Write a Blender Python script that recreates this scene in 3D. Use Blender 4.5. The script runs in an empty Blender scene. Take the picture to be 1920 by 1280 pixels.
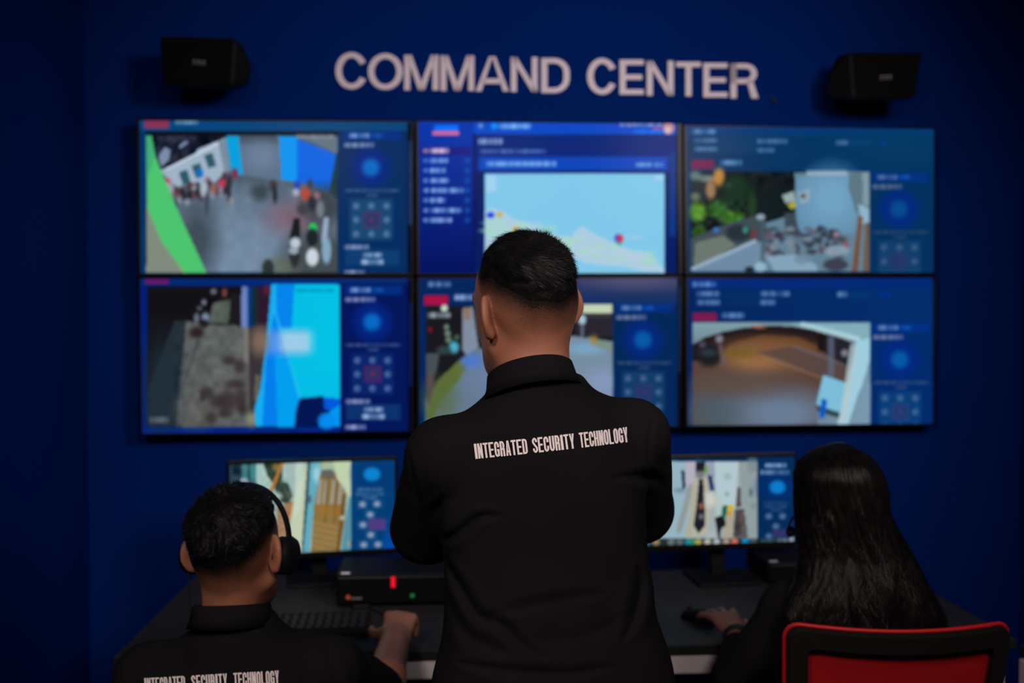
import bpy, bmesh, math, random
import numpy as np
from mathutils import Vector, Matrix
from mathutils.bvhtree import BVHTree
from mathutils.geometry import tessellate_polygon

rng = np.random.default_rng(7)
random.seed(7)
scene = bpy.context.scene
COL = scene.collection
A = lambda *v: np.array(v, dtype=np.float64)

# ------------------------------------------------------------------ camera model (also used to place things at real depths)
FPX = 1867.0
CAM = A(0, 0, 1.575)
PITCH = math.atan(40 / FPX)
FW = A(0, math.cos(PITCH), -math.sin(PITCH))
UP = A(0, math.sin(PITCH), math.cos(PITCH))
RT = A(1, 0, 0)


def ray(px, py):
    return FW + RT * (px - 960) / FPX + UP * (640 - py) / FPX


def at(px, py, Y):
    d = ray(px, py)
    return CAM + d * (Y / d[1])


def on_z(px, py, z):
    d = ray(px, py)
    return CAM + d * ((z - CAM[2]) / d[2])


def project(P):
    Q = np.asarray(P, dtype=np.float64) - CAM
    w = Q @ FW
    return np.stack([960 + FPX * (Q @ RT) / w, 640 - FPX * (Q @ UP) / w], -1)


# room frame: u along the back wall, n into it
TH = math.radians(4.2)
RU = A(math.cos(TH), math.sin(TH), 0)
RN = A(-math.sin(TH), math.cos(TH), 0)
W0 = A(0, 3.69, 0)


def on_wall(px, py, off=0.0):
    d = ray(px, py)
    t = (np.dot(W0 - RN * off - CAM, RN)) / np.dot(d, RN)
    return CAM + d * t


def room(u, v, z):
    return W0 + RU * u + RN * v + A(0, 0, z)


# ------------------------------------------------------------------ objects
ORIG = {}


def setp(o, label=None, cat=None, group=None, kind=None):
    if label:
        o['label'] = label
    if cat:
        o['category'] = cat
    if group:
        o['group'] = group
    if kind:
        o['kind'] = kind
    return o


def empty(name, origin=(0, 0, 0)):
    o = bpy.data.objects.new(name, None)
    o.empty_display_size = 0.05
    COL.objects.link(o)
    o.location = tuple(origin)
    ORIG[o.name] = A(*origin)
    return o


def mk(name, V, F, mat, parent=None, origin=None, smooth=False):
    """One mesh object. V in world coordinates (or in the root's frame when the root sits at the origin)."""
    V = np.asarray(V, dtype=np.float64).reshape(-1, 3)
    if parent is not None:
        og = ORIG[parent.name]
    else:
        og = A(*origin) if origin is not None else A(*((V.min(0) + V.max(0)) / 2)[:2], V[:, 2].min())
    me = bpy.data.meshes.new(name)
    V = V - og
    if isinstance(F, np.ndarray):
        k = F.shape[1]
        me.vertices.add(len(V))
        me.vertices.foreach_set('co', V.astype(np.float32).ravel())
        me.loops.add(F.size)
        me.loops.foreach_set('vertex_index', F.astype(np.int32).ravel())
        me.polygons.add(len(F))
        me.polygons.foreach_set('loop_start', np.arange(0, F.size, k, dtype=np.int32))
        me.update(calc_edges=True)
    else:
        me.from_pydata([tuple(v) for v in V], [], [tuple(int(i) for i in f) for f in F])
        me.update()
    if smooth:
        me.polygons.foreach_set('use_smooth', [True] * len(me.polygons))
    me.materials.append(mat)
    o = bpy.data.objects.new(name, me)
    COL.objects.link(o)
    if parent is not None:
        o.parent = parent
        ORIG[o.name] = og
    else:
        o.location = tuple(og)
        ORIG[o.name] = og
    return o


class Geo:
    """Collects simple solids; mk(name, *geo.vf(), ...) links them as one mesh."""

    def __init__(self):
        self.V, self.F, self.n = [], [], 0

    def add(self, V, F):
        V = np.asarray(V, dtype=np.float64)
        self.V.append(V)
        self.F += [tuple(i + self.n for i in f) for f in F]
        self.n += len(V)
        return self

    def vf(self):
        return np.concatenate(self.V), self.F

    def bm(self, bm, M=None):
        bm.verts.ensure_lookup_table()
        V = np.array([v.co[:] for v in bm.verts])
        if M is not None:
            V = V @ np.asarray(M)[:3, :3].T + np.asarray(M)[:3, 3]
        self.add(V, [[v.index for v in f.verts] for f in bm.faces])
        bm.free()
        return self

    def box(self, c, size, R=None, bev=0.0, seg=2):
        b = bmesh.new()
        bmesh.ops.create_cube(b, size=1)
        for v in b.verts:
            v.co = Vector((v.co.x * size[0], v.co.y * size[1], v.co.z * size[2]))
        if bev > 0:
            bmesh.ops.bevel(b, geom=b.edges[:] + b.verts[:], offset=bev, segments=seg, affect='EDGES', profile=0.5)
        b.verts.index_update()
        M = np.eye(4)
        if R is not None:
            M[:3, :3] = R
        M[:3, 3] = c
        return self.bm(b, M)

    def hull(self, pts, bev=0.0, seg=2):
        b = bmesh.new()
        for p in pts:
            b.verts.new(tuple(p))
        bmesh.ops.convex_hull(b, input=b.verts[:])
        bmesh.ops.dissolve_limit(b, angle_limit=0.02, verts=b.verts[:], edges=b.edges[:])
        if bev > 0:
            bmesh.ops.bevel(b, geom=b.edges[:] + b.verts[:], offset=bev, segments=seg, affect='EDGES', profile=0.5)
        b.verts.index_update()
        return self.bm(b)

    def tube(self, path, r, n=8, closed=False, cap=True):
        path = [A(*p) for p in path]
        m = len(path)
        rr = r if hasattr(r, '__len__') else [r] * m
        V, F = [], []
        prev = None
        for i, p in enumerate(path):
            a = path[(i - 1) % m] if (closed or i > 0) else p
            b = path[(i + 1) % m] if (closed or i < m - 1) else p
            t = b - a
            t = t / (np.linalg.norm(t) + 1e-12)
            ref = prev if prev is not None else (A(0, 0, 1) if abs(t[2]) < 0.9 else A(1, 0, 0))
            x = ref - t * np.dot(ref, t)
            x /= np.linalg.norm(x) + 1e-12
            prev = x
            y = np.cross(t, x)
            for k in range(n):
                an = 2 * math.pi * k / n
                V.append(p + rr[i] * (x * math.cos(an) + y * math.sin(an)))
        for i in range(m if closed else m - 1):
            j = (i + 1) % m
            for k in range(n):
                l = (k + 1) % n
                F.append((i * n + k, i * n + l, j * n + l, j * n + k))
        if cap and not closed:
            F.append(tuple(range(n))[::-1])
            F.append(tuple((m - 1) * n + k for k in range(n)))
        return self.add(V, F)

    def lathe(self, prof, c=(0, 0, 0), R=None, n=24):
        V, F = [], []
        for r, z in prof:
            for k in range(n):
                an = 2 * math.pi * k / n
                V.append((r * math.cos(an), r * math.sin(an), z))
        m = len(prof)
        for i in range(m - 1):
            for k in range(n):
                l = (k + 1) % n
                F.append((i * n + k, i * n + l, (i + 1) * n + l, (i + 1) * n + k))
        F.append(tuple(range(n))[::-1])
        F.append(tuple((m - 1) * n + k for k in range(n)))
        V = np.array(V)
        if R is not None:
            V = V @ np.asarray(R).T
        return self.add(V + A(*c), F)


def rotz(a):
    c, s = math.cos(a), math.sin(a)
    return np.array([[c, -s, 0], [s, c, 0], [0, 0, 1.0]])


def rotx(a):
    c, s = math.cos(a), math.sin(a)
    return np.array([[1.0, 0, 0], [0, c, -s], [0, s, c]])


def roty(a):
    c, s = math.cos(a), math.sin(a)
    return np.array([[c, 0, s], [0, 1.0, 0], [-s, 0, c]])


# ------------------------------------------------------------------ noise
def _h(i, j, k, seed):
    n = (i * 374761393 + j * 668265263 + k * 2147483647 + seed * 974634777) & 0xFFFFFFFF
    n = ((n ^ (n >> 13)) * 1274126177) & 0xFFFFFFFF
    n = n ^ (n >> 16)
    return (n & 0xFFFF).astype(np.float32) / 32767.5 - 1.0


def noise3(P, freq, seed=0):
    Q = np.asarray(P, dtype=np.float64) * freq
    I = np.floor(Q).astype(np.int64)
    f = (Q - I).astype(np.float32)
    f = f * f * (3 - 2 * f)
    out = 0
    for dx in (0, 1):
        wx = f[..., 0] if dx else 1 - f[..., 0]
        for dy in (0, 1):
            wy = f[..., 1] if dy else 1 - f[..., 1]
            for dz in (0, 1):
                wz = f[..., 2] if dz else 1 - f[..., 2]
                out = out + wx * wy * wz * _h(I[..., 0] + dx, I[..., 1] + dy, I[..., 2] + dz, seed)
    return out


# ------------------------------------------------------------------ implicit shapes and surface nets
def smin(a, b, k):
    h = np.clip(0.5 + 0.5 * (b - a) / k, 0, 1)
    return b + (a - b) * h - k * h * (1 - h)


def smax(a, b, k):
    return -smin(-a, -b, k)


def cap(P, a, b, ra, rb=None):
    rb = ra if rb is None else rb
    a, b = np.asarray(a, np.float32), np.asarray(b, np.float32)
    ba = b - a
    pa = P - a
    h = np.clip(pa @ ba / max(float(ba @ ba), 1e-9), 0, 1)
    return np.linalg.norm(pa - h[:, None] * ba, axis=1) - (ra + (rb - ra) * h)


def ell(P, c, r, R=None):
    p = P - np.asarray(c, np.float32)
    if R is not None:
        p = p @ np.asarray(R, np.float32)
    r = np.asarray(r, np.float32)
    k0 = np.linalg.norm(p / r, axis=1)
    k1 = np.linalg.norm(p / (r * r), axis=1) + 1e-9
    return k0 * (k0 - 1) / k1


def rbox(P, c, half, rad, R=None):
    p = P - np.asarray(c, np.float32)
    if R is not None:
        p = p @ np.asarray(R, np.float32)
    q = np.abs(p) - (np.asarray(half, np.float32) - rad)
    return np.linalg.norm(np.maximum(q, 0), axis=1) + np.minimum(q.max(1), 0) - rad


def sdf_mesh(fn, lo, hi, h, cs=4, fac=1.6):
    lo, hi = np.asarray(lo, np.float64), np.asarray(hi, np.float64)
    nb = np.ceil((hi - lo) / (h * cs)).astype(int) + 1
    n = nb * cs
    g = [lo[i] + h * (np.arange(nb[i]) * cs + (cs - 1) / 2) for i in range(3)]
    Pc = np.stack(np.meshgrid(*g, indexing='ij'), -1).reshape(-1, 3).astype(np.float32)
    dc = np.concatenate([fn(c) for c in np.array_split(Pc, max(1, len(Pc) // 400000))]).astype(np.float32)
    D = np.repeat(np.repeat(np.repeat(dc.reshape(nb), cs, 0), cs, 1), cs, 2)
    act = np.abs(dc) < h * cs * 0.87 * fac + 0.006
    bi = np.argwhere(act.reshape(nb))
    off = np.stack(np.meshgrid(*[np.arange(cs)] * 3, indexing='ij'), -1).reshape(-1, 3)
    I = (bi[:, None, :] * cs + off[None]).reshape(-1, 3)
    for s in np.array_split(np.arange(len(I)), max(1, len(I) // 500000)):
        J = I[s]
        D[J[:, 0], J[:, 1], J[:, 2]] = fn((lo + h * J).astype(np.float32))
    s = D < 0
    cnt = np.zeros(tuple(n - 1), np.uint8)
    cor = [(a, b, c) for a in (0, 1) for b in (0, 1) for c in (0, 1)]
    sl = lambda a, m: slice(a, m - 1 + a)
    for a, b, c in cor:
        cnt += s[sl(a, n[0]), sl(b, n[1]), sl(c, n[2])]
    active = (cnt > 0) & (cnt < 8)
    idx = np.argwhere(active)
    vals = np.stack([D[idx[:, 0] + a, idx[:, 1] + b, idx[:, 2] + c] for a, b, c in cor], 1)
    acc = np.zeros((len(idx), 3))
    num = np.zeros(len(idx))
    for i in range(8):
        for j in range(i + 1, 8):
            if sum(abs(cor[i][q] - cor[j][q]) for q in range(3)) != 1:
                continue
            va, vb = vals[:, i], vals[:, j]
            m = (va < 0) != (vb < 0)
            t = np.where(m, va / np.where(m, va - vb, 1), 0)
            p = A(*cor[i])[None] + (A(*cor[j]) - A(*cor[i]))[None] * t[:, None]
            acc += p * m[:, None]
            num += m
    V = lo + h * (idx + acc / num[:, None])
    vid = np.full(tuple(n - 1), -1, np.int64)
    vid[active] = np.arange(len(idx))
    Fs = []
    for ax in range(3):
        o1, o2 = [(1, 2), (2, 0), (0, 1)][ax]
        s0 = [slice(1, n[q] - 1) for q in range(3)]
        s1 = list(s0)
        s0[ax] = slice(0, n[ax] - 1)
        s1[ax] = slice(1, n[ax])
        a, b = s[tuple(s0)], s[tuple(s1)]
        E = np.argwhere(a != b)
        ins = a[a != b]
        base = E.copy()
        for q in range(3):
            if q != ax:
                base[:, q] += 1
        def cell(d1, d2):
            c = base.copy()
            c[:, o1] += d1
            c[:, o2] += d2
            return vid[c[:, 0], c[:, 1], c[:, 2]]
        q = np.stack([cell(-1, -1), cell(0, -1), cell(0, 0), cell(-1, 0)], 1)
        q[~ins] = q[~ins][:, ::-1]
        Fs.append(q)
    F = np.concatenate(Fs)
    F = F[(F >= 0).all(1)]
    return V, F


def vnormals(V, F):
    N = np.zeros_like(V)
    fn = np.cross(V[F[:, 2]] - V[F[:, 0]], V[F[:, 3 % F.shape[1]]] - V[F[:, 1]])
    for k in range(F.shape[1]):
        np.add.at(N, F[:, k], fn)
    return N / (np.linalg.norm(N, axis=1)[:, None] + 1e-12)


# ------------------------------------------------------------------ materials
def lin(c):
    c = np.asarray(c, np.float64)
    return np.where(c <= 0.04045, c / 12.92, ((np.maximum(c, 0) + 0.055) / 1.055) ** 2.4)


def mat(name, col, rough=0.5, spec=0.5, metal=0.0, bump=None, var=None, emit=None, sheen=0.0, aniso=None):
    """Procedural material. bump = (noise scale, strength, distance); var = (noise scale, amount of colour variation)."""
    m = bpy.data.materials.new(name)
    m.use_nodes = True
    nt = m.node_tree
    p = nt.nodes['Principled BSDF']
    p.inputs['Base Color'].default_value = (*col, 1)
    p.inputs['Roughness'].default_value = rough
    p.inputs['Specular IOR Level'].default_value = spec
    p.inputs['Metallic'].default_value = metal
    if sheen:
        p.inputs['Sheen Weight'].default_value = sheen
    if emit:
        p.inputs['Emission Color'].default_value = (*emit[0], 1)
        p.inputs['Emission Strength'].default_value = emit[1]
    tc = nt.nodes.new('ShaderNodeTexCoord')
    if var:
        n = nt.nodes.new('ShaderNodeTexNoise')
        n.inputs['Scale'].default_value = var[0]
        n.inputs['Detail'].default_value = 5
        nt.links.new(tc.outputs['Object'], n.inputs['Vector'])
        r = nt.nodes.new('ShaderNodeValToRGB')
        lo = [max(0, c * (1 - var[1])) for c in col]
        hi = [min(1, c * (1 + var[1])) for c in col]
        r.color_ramp.elements[0].position = 0.3
        r.color_ramp.elements[0].color = (*lo, 1)
        r.color_ramp.elements[1].position = 0.7
        r.color_ramp.elements[1].color = (*hi, 1)
        nt.links.new(n.outputs['Fac'], r.inputs['Fac'])
        nt.links.new(r.outputs['Color'], p.inputs['Base Color'])
    if bump:
        n = nt.nodes.new('ShaderNodeTexNoise')
        n.inputs['Scale'].default_value = bump[0]
        n.inputs['Detail'].default_value = 4
        nt.links.new(tc.outputs['Object'], n.inputs['Vector'])
        b = nt.nodes.new('ShaderNodeBump')
        b.inputs['Strength'].default_value = bump[1]
        b.inputs['Distance'].default_value = bump[2]
        nt.links.new(n.outputs['Fac'], b.inputs['Height'])
        nt.links.new(b.outputs['Normal'], p.inputs['Normal'])
    return m


def mat_skin(name, skin, hair):
    """Skin with short stubble that follows the 'fade' attribute (where the hair is clipped short)."""
    m = mat(name, skin, 0.5, 0.35, bump=(260, 0.12, 0.001))
    nt = m.node_tree
    p = nt.nodes['Principled BSDF']
    p.inputs['Subsurface Weight'].default_value = 0.08
    p.inputs['Subsurface Radius'].default_value = (0.012, 0.005, 0.003)
    p.inputs['Subsurface Scale'].default_value = 0.5
    at_ = nt.nodes.new('ShaderNodeAttribute')
    at_.attribute_name = 'fade'
    tc = nt.nodes.new('ShaderNodeTexCoord')
    n = nt.nodes.new('ShaderNodeTexNoise')
    n.inputs['Scale'].default_value = 800
    n.inputs['Detail'].default_value = 2
    nt.links.new(tc.outputs['Object'], n.inputs['Vector'])
    n2 = nt.nodes.new('ShaderNodeTexNoise')
    n2.inputs['Scale'].default_value = 14
    nt.links.new(tc.outputs['Object'], n2.inputs['Vector'])
    ramp = nt.nodes.new('ShaderNodeValToRGB')
    ramp.color_ramp.elements[0].position = 0.35
    ramp.color_ramp.elements[0].color = (*[c * 0.85 for c in skin], 1)
    ramp.color_ramp.elements[1].position = 0.65
    ramp.color_ramp.elements[1].color = (*[min(1, c * 1.12) for c in skin], 1)
    nt.links.new(n2.outputs['Fac'], ramp.inputs['Fac'])
    ma = nt.nodes.new('ShaderNodeMath')
    ma.operation = 'MULTIPLY_ADD'
    nt.links.new(n.outputs['Fac'], ma.inputs[0])
    ma.inputs[1].default_value = 0.7
    ma.inputs[2].default_value = -0.35
    ad = nt.nodes.new('ShaderNodeMath')
    ad.operation = 'ADD'
    pw = nt.nodes.new('ShaderNodeMath')
    pw.operation = 'POWER'
    pw.inputs[1].default_value = 0.8
    nt.links.new(at_.outputs['Fac'], pw.inputs[0])
    nt.links.new(pw.outputs[0], ad.inputs[0])
    nt.links.new(ma.outputs[0], ad.inputs[1])
    mr = nt.nodes.new('ShaderNodeMapRange')
    mr.inputs['From Min'].default_value = 0.05
    mr.inputs['From Max'].default_value = 0.95
    nt.links.new(ad.outputs[0], mr.inputs['Value'])
    mx = nt.nodes.new('ShaderNodeMix')
    mx.data_type = 'RGBA'
    sp = nt.nodes.new('ShaderNodeMapRange')
    sp.inputs['To Min'].default_value = 0.30
    sp.inputs['To Max'].default_value = 0.03
    nt.links.new(mr.outputs['Result'], sp.inputs['Value'])
    nt.links.new(sp.outputs['Result'], p.inputs['Specular IOR Level'])
    nt.links.new(mr.outputs['Result'], mx.inputs[0])
    nt.links.new(ramp.outputs['Color'], mx.inputs[6])
    mx.inputs[7].default_value = (*hair, 1)
    nt.links.new(mx.outputs[2], p.inputs['Base Color'])
    return m


def mat_screen(name):
    m = bpy.data.materials.new(name)
    m.use_nodes = True
    nt = m.node_tree
    p = nt.nodes['Principled BSDF']
    p.inputs['Base Color'].default_value = (0.002, 0.002, 0.0025, 1)
    p.inputs['Roughness'].default_value = 0.22
    p.inputs['Specular IOR Level'].default_value = 0.012
    a = nt.nodes.new('ShaderNodeVertexColor')
    a.layer_name = 'picture'
    nt.links.new(a.outputs['Color'], p.inputs['Emission Color'])
    p.inputs['Emission Strength'].default_value = 1.0
    m.cycles.emission_sampling = 'NONE'
    return m


M = {
    'wall': mat('blue_wall_paint', (0.0002, 0.0158, 0.134), 0.8, 0.015, bump=(180, 0.15, 0.002), var=(1.3, 0.06)),
    'floor': mat('dark_floor', (0.05, 0.05, 0.055), 0.5, var=(6, 0.2)),
    'ceiling': mat('dark_ceiling', (0.05, 0.05, 0.06), 0.8, bump=(90, 0.2, 0.003)),
    'black_plastic': mat('black_plastic', (0.006, 0.006, 0.0068), 0.55, 0.08, bump=(600, 0.08, 0.0005)),
    'black_gloss': mat('black_bezel', (0.004, 0.004, 0.005), 0.35, 0.15),
    'grille': mat('speaker_grille', (0.0028, 0.0028, 0.003), 0.8, 0.05, bump=(900, 0.6, 0.001)),
    'badge': mat('grey_badge', (0.17, 0.155, 0.155), 0.45, 0.2),
    'letter': mat('white_letter', (0.66, 0.56, 0.655), 0.5, 0.3),
    'desk': mat('charcoal_laminate', (0.024, 0.022, 0.026), 0.55, 0.10, bump=(500, 0.1, 0.0004), var=(30, 0.15)),
    'desk_edge': mat('black_edge_band', (0.006, 0.006, 0.006), 0.5),
    'white_metal': mat('white_powder_coat', (0.55, 0.51, 0.52), 0.5, 0.4, bump=(700, 0.1, 0.0004)),
    'key': mat('black_key', (0.012, 0.012, 0.013), 0.5, 0.15),
    'silver': mat('silver_plastic', (0.30, 0.30, 0.36), 0.3, 0.5, metal=0.7),
    'led_red': mat('red_light', (0.3, 0.0, 0.01), 0.4, emit=((0.75, 0.004, 0.02), 1.0)),
    'led_green': mat('green_light', (0.0, 0.1, 0.03), 0.4, emit=((0.004, 0.09, 0.02), 1.0)),
    'orange': mat('orange_print', (0.55, 0.08, 0.03), 0.5),
    'shirt': mat('black_cotton', (0.0092, 0.0084, 0.0102), 0.9, 0.03, bump=(900, 0.25, 0.0004), var=(9, 0.08)),
    'trousers': mat('dark_trousers', (0.012, 0.012, 0.014), 0.85, 0.2, bump=(700, 0.3, 0.0006)),
    'shoe': mat('black_leather', (0.01, 0.01, 0.01), 0.35),
    'print': mat('white_shirt_print', (0.78, 0.68, 0.70), 0.7, 0.2, bump=(1200, 0.2, 0.0004)),
    'hair': mat('black_hair', (0.0048, 0.0042, 0.0045), 0.5, 0.07),
    'hair_strand': mat('black_hair_strands', (0.0075, 0.0072, 0.0085), 0.45, 0.17),
    'hair_brown': mat('dark_brown_hair', (0.0046, 0.0034, 0.0033), 0.34, 0.11, var=(60, 0.5)),
    'eye': mat('dark_eye', (0.03, 0.02, 0.016), 0.2),
    'red_fabric': mat('red_mesh_fabric', (0.32, 0.0025, 0.006), 0.7, 0.2, bump=(1100, 0.7, 0.001), var=(3, 0.05)),
    'red_pipe': mat('red_piping', (0.40, 0.004, 0.010), 0.5, 0.3),
    'chair_frame': mat('black_chair_frame', (0.0075, 0.0068, 0.0065), 0.55, 0.12, bump=(500, 0.1, 0.0005)),
    'cabinet_white': mat('cabinet_white', (0.42, 0.39, 0.41), 0.55, 0.15),
    'chrome': mat('chair_metal', (0.3, 0.3, 0.3), 0.3, metal=0.9),
    'navy': mat('navy_band', (0.003, 0.005, 0.022), 0.6),
    'plug': mat('dark_plug', (0.003, 0.005, 0.01), 0.7),
    'screen': mat_screen('lit_screen'),
    'clip': mat('brown_clip', (0.06, 0.035, 0.03), 0.4),
}
SK1 = mat_skin('skin_medium_brown', (0.34, 0.135, 0.080), (0.010, 0.008, 0.008))
SK2 = mat_skin('skin_warm_brown', (0.33, 0.130, 0.078), (0.009, 0.007, 0.007))
SK3 = mat_skin('skin_light_brown', (0.32, 0.13, 0.085), (0.010, 0.008, 0.008))
# ------------------------------------------------------------------ glyphs drawn with an anisotropic pen
def stroke(pts, s, b, closed=False):
    pts = np.array(pts, float)
    if closed:
        t = np.roll(pts, -1, 0) - np.roll(pts, 1, 0)
    else:
        t = np.gradient(pts, axis=0)
    t /= np.linalg.norm(t, axis=1)[:, None] + 1e-12
    nrm = np.stack([-t[:, 1], t[:, 0]], 1)
    off = nrm * np.array([s / 2, b / 2])
    if closed:
        return [list(map(tuple, pts + off)), list(map(tuple, (pts - off)[::-1]))]
    return [list(map(tuple, np.concatenate([pts + off, (pts - off)[::-1]])))]


def arc(cx, cy, rx, ry, a0, a1, n=14):
    return [(cx + rx * math.cos(math.radians(a0 + (a1 - a0) * i / n)), cy + ry * math.sin(math.radians(a0 + (a1 - a0) * i / n))) for i in range(n + 1)]


def catmull(P, n=8):
    P = [np.array(p, float) for p in P]
    P = [2 * P[0] - P[1]] + P + [2 * P[-1] - P[-2]]
    out = []
    for i in range(1, len(P) - 2):
        for k in range(n):
            t = k / n
            out.append(tuple(0.5 * (2 * P[i] + (P[i + 1] - P[i - 1]) * t + (2 * P[i - 1] - 5 * P[i] + 4 * P[i + 1] - P[i + 2]) * t * t + (3 * P[i] - P[i - 1] - 3 * P[i + 1] + P[i + 2]) * t ** 3)))
    out.append(tuple(P[-2]))
    return out


def dedup(P):
    o = []
    for p in P:
        if not o or abs(p[0] - o[-1][0]) + abs(p[1] - o[-1][1]) > 1e-5:
            o.append(p)
    return o


def glyph(ch, w, s, b, ry):
    """Shapes (each: outer contour, then holes) in a cell 1 high and w wide; s = stem, b = bar, ry = how round."""
    rect = lambda x0, y0, x1, y1: [[(x0, y0), (x1, y0), (x1, y1), (x0, y1)]]
    rx, sx, by = (w - s) / 2, s / 2, b / 2
    rc = min(ry, 0.5 - by)
    if ch == 'I':
        return [rect(0, 0, s, 1)], s
    if ch == 'O':
        P = arc(w - sx - rx, 1 - by - rc, rx, rc, 0, 90) + arc(sx + rx, 1 - by - rc, rx, rc, 90, 180) + arc(sx + rx, by + rc, rx, rc, 180, 270) + arc(w - sx - rx, by + rc, rx, rc, 270, 360)
        P = dedup(P)
        if abs(P[0][0] - P[-1][0]) + abs(P[0][1] - P[-1][1]) < 1e-5:
            P.pop()
        return [stroke(P, s, b, True)], w
    if ch in 'CG':
        a0 = 28 if rc > 0.35 else 0
        P = ([] if a0 else [(w - sx, 0.62)]) + arc(w - sx - rx, 1 - by - rc, rx, rc, a0, 90) + arc(sx + rx, 1 - by - rc, rx, rc, 90, 180) + arc(sx + rx, by + rc, rx, rc, 180, 270) + arc(w - sx - rx, by + rc, rx, rc, 270, 360 - a0) + ([] if a0 else [(w - sx, 0.38)])
        sh = [stroke(dedup(P), s, b)]
        if ch == 'G':
            sh += [rect(w - s, 0.05, w, 0.5), rect(w * 0.52, 0.5 - b, w, 0.5)]
        return sh, w
    if ch == 'U':
        P = [(sx, 1), (sx, by + rc)] + arc(sx + rx, by + rc, rx, rc, 180, 360) + [(w - sx, 1)]
        return [stroke(dedup(P), s, b)], w
    if ch == 'S':
        P = catmull([(w - sx, 0.70), (w - sx * 1.1, 0.83), (w / 2, 1 - by), (sx * 1.05, 0.83), (sx * 1.05, 0.68), (w / 2, 0.5), (w - sx * 1.05, 0.33), (w - sx * 1.05, 0.17), (w / 2, by), (sx * 1.1, 0.17), (sx, 0.30)])
        return [stroke(P, s, b)], w
    if ch == 'D':
        r = min(rc, 0.42)
        rr = w * 0.55
        out = [(0, 0), (w - rr, 0)] + arc(w - rr, r, rr, r, -90, 0) + arc(w - rr, 1 - r, rr, r, 0, 90) + [(0, 1)]
        ir = rr - s
        inn = [(s, b), (w - rr, b)] + arc(w - rr, r, ir, r - b, -90, 0) + arc(w - rr, 1 - r, ir, r - b, 0, 90) + [(s, 1 - b)]
        return [[dedup(out), dedup(inn)[::-1]]], w
    if ch == 'R':
        y0 = 0.42
        h = (1 - y0) / 2
        rr = min(w * 0.45, h * (1.1 if ry > 0.4 else 0.8))
        wb = w * 0.95
        out = [(0, y0), (wb - rr, y0)] + arc(wb - rr, y0 + h, rr, h, -90, 90) + [(0, 1)]
        inn = [(s, y0 + b), (wb - rr, y0 + b)] + arc(wb - rr, y0 + h, rr - s, h - b, -90, 90) + [(s, 1 - b)]
        leg = [[(w - s * 1.15, 0), (w, 0), (w * 0.80, y0 + b * 0.6), (w * 0.80 - s, y0 + b * 0.6)]] if ry > 0.4 else rect(wb - s, 0, wb, y0 + b * 0.7)
        return [[dedup(out), dedup(inn)[::-1]], rect(0, 0, s, 1), leg], w
    if ch == 'A':
        c = w / 2
        L = [[(0, 0), (s, 0), (c + s * 0.02, 1), (c - s * 0.55, 1)]]
        R_ = [[(w, 0), (c + s * 0.55, 1), (c - s * 0.02, 1), (w - s, 0)]]
        return [L, R_, rect(w * 0.2, 0.22, w * 0.8, 0.22 + b)], w
    if ch == 'E':
        return [[[(0, 0), (w, 0), (w, b), (s, b), (s, 0.5 - b / 2), (w * 0.93, 0.5 - b / 2), (w * 0.93, 0.5 + b / 2), (s, 0.5 + b / 2), (s, 1 - b), (w, 1 - b), (w, 1), (0, 1)]]], w
    if ch == 'L':
        return [[[(0, 0), (w, 0), (w, b), (s, b), (s, 1), (0, 1)]]], w
    if ch == 'T':
        return [[[(w / 2 - sx, 0), (w / 2 + sx, 0), (w / 2 + sx, 1 - b), (w, 1 - b), (w, 1), (0, 1), (0, 1 - b), (w / 2 - sx, 1 - b)]]], w
    if ch == 'H':
        return [rect(0, 0, s, 1), rect(w - s, 0, w, 1), rect(s * 0.9, 0.5 - by, w - s * 0.9, 0.5 + by)], w
    if ch == 'N':
        return [rect(0, 0, s, 1), rect(w - s, 0, w, 1), [[(0, 1), (w - s, 0), (w, 0), (s, 1)]]], w
    if ch == 'M':
        c = w / 2
        return [rect(0, 0, s, 1), rect(w - s, 0, w, 1), [[(s * 0.4, 1), (c - s * 0.5, 0), (c + s * 0.5, 0), (s * 1.25, 1)]], [[(w - s * 1.25, 1), (c - s * 0.5, 0), (c + s * 0.5, 0), (w - s * 0.4, 1)]]], w
    if ch == 'Y':
        c = w / 2
        return [[[(c - sx, 0), (c + sx, 0), (c + sx, 0.42), (w, 1), (w - s, 1), (c, 0.56), (s, 1), (0, 1), (c - sx, 0.42)]]], w
    return [], w


def glyph_mesh(shapes, depth):
    """Flat shapes -> (V, F) with thickness: v.z = 0 (front) and -depth (back). depth 0 gives the flat front only."""
    V, F = [], []
    for con in shapes:
        n0 = len(V)
        flat = [p for c in con for p in c]
        tris = tessellate_polygon([[Vector((p[0], p[1], 0)) for p in c] for c in con])
        m = len(flat)
        V += [(p[0], p[1], 0.0) for p in flat]
        for t in tris:
            a, b, c = [A(*flat[i]) for i in t]
            cr = (b[0] - a[0]) * (c[1] - a[1]) - (b[1] - a[1]) * (c[0] - a[0])
            t = t if cr > 0 else t[::-1]
            F.append(tuple(n0 + i for i in t))
            if depth:
                F.append(tuple(n0 + m + i for i in t[::-1]))
        if depth:
            V += [(p[0], p[1], -depth) for p in flat]
            k = 0
            for ci, c in enumerate(con):
                for i in range(len(c)):
                    j = (i + 1) % len(c)
                    F.append((n0 + k + i, n0 + m + k + i, n0 + m + k + j, n0 + k + j))
                k += len(c)
    return np.array(V), F


# ------------------------------------------------------------------ room shell
UL, UR, VF, HC = -1.53, 1.97, -6.2, 3.05


def slab(name, c, size, m):
    g = Geo().box(c, size, R=np.stack([RU, RN, A(0, 0, 1)], 1))
    o = mk(name, *g.vf(), m)
    o['kind'] = 'structure'
    return o


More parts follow.
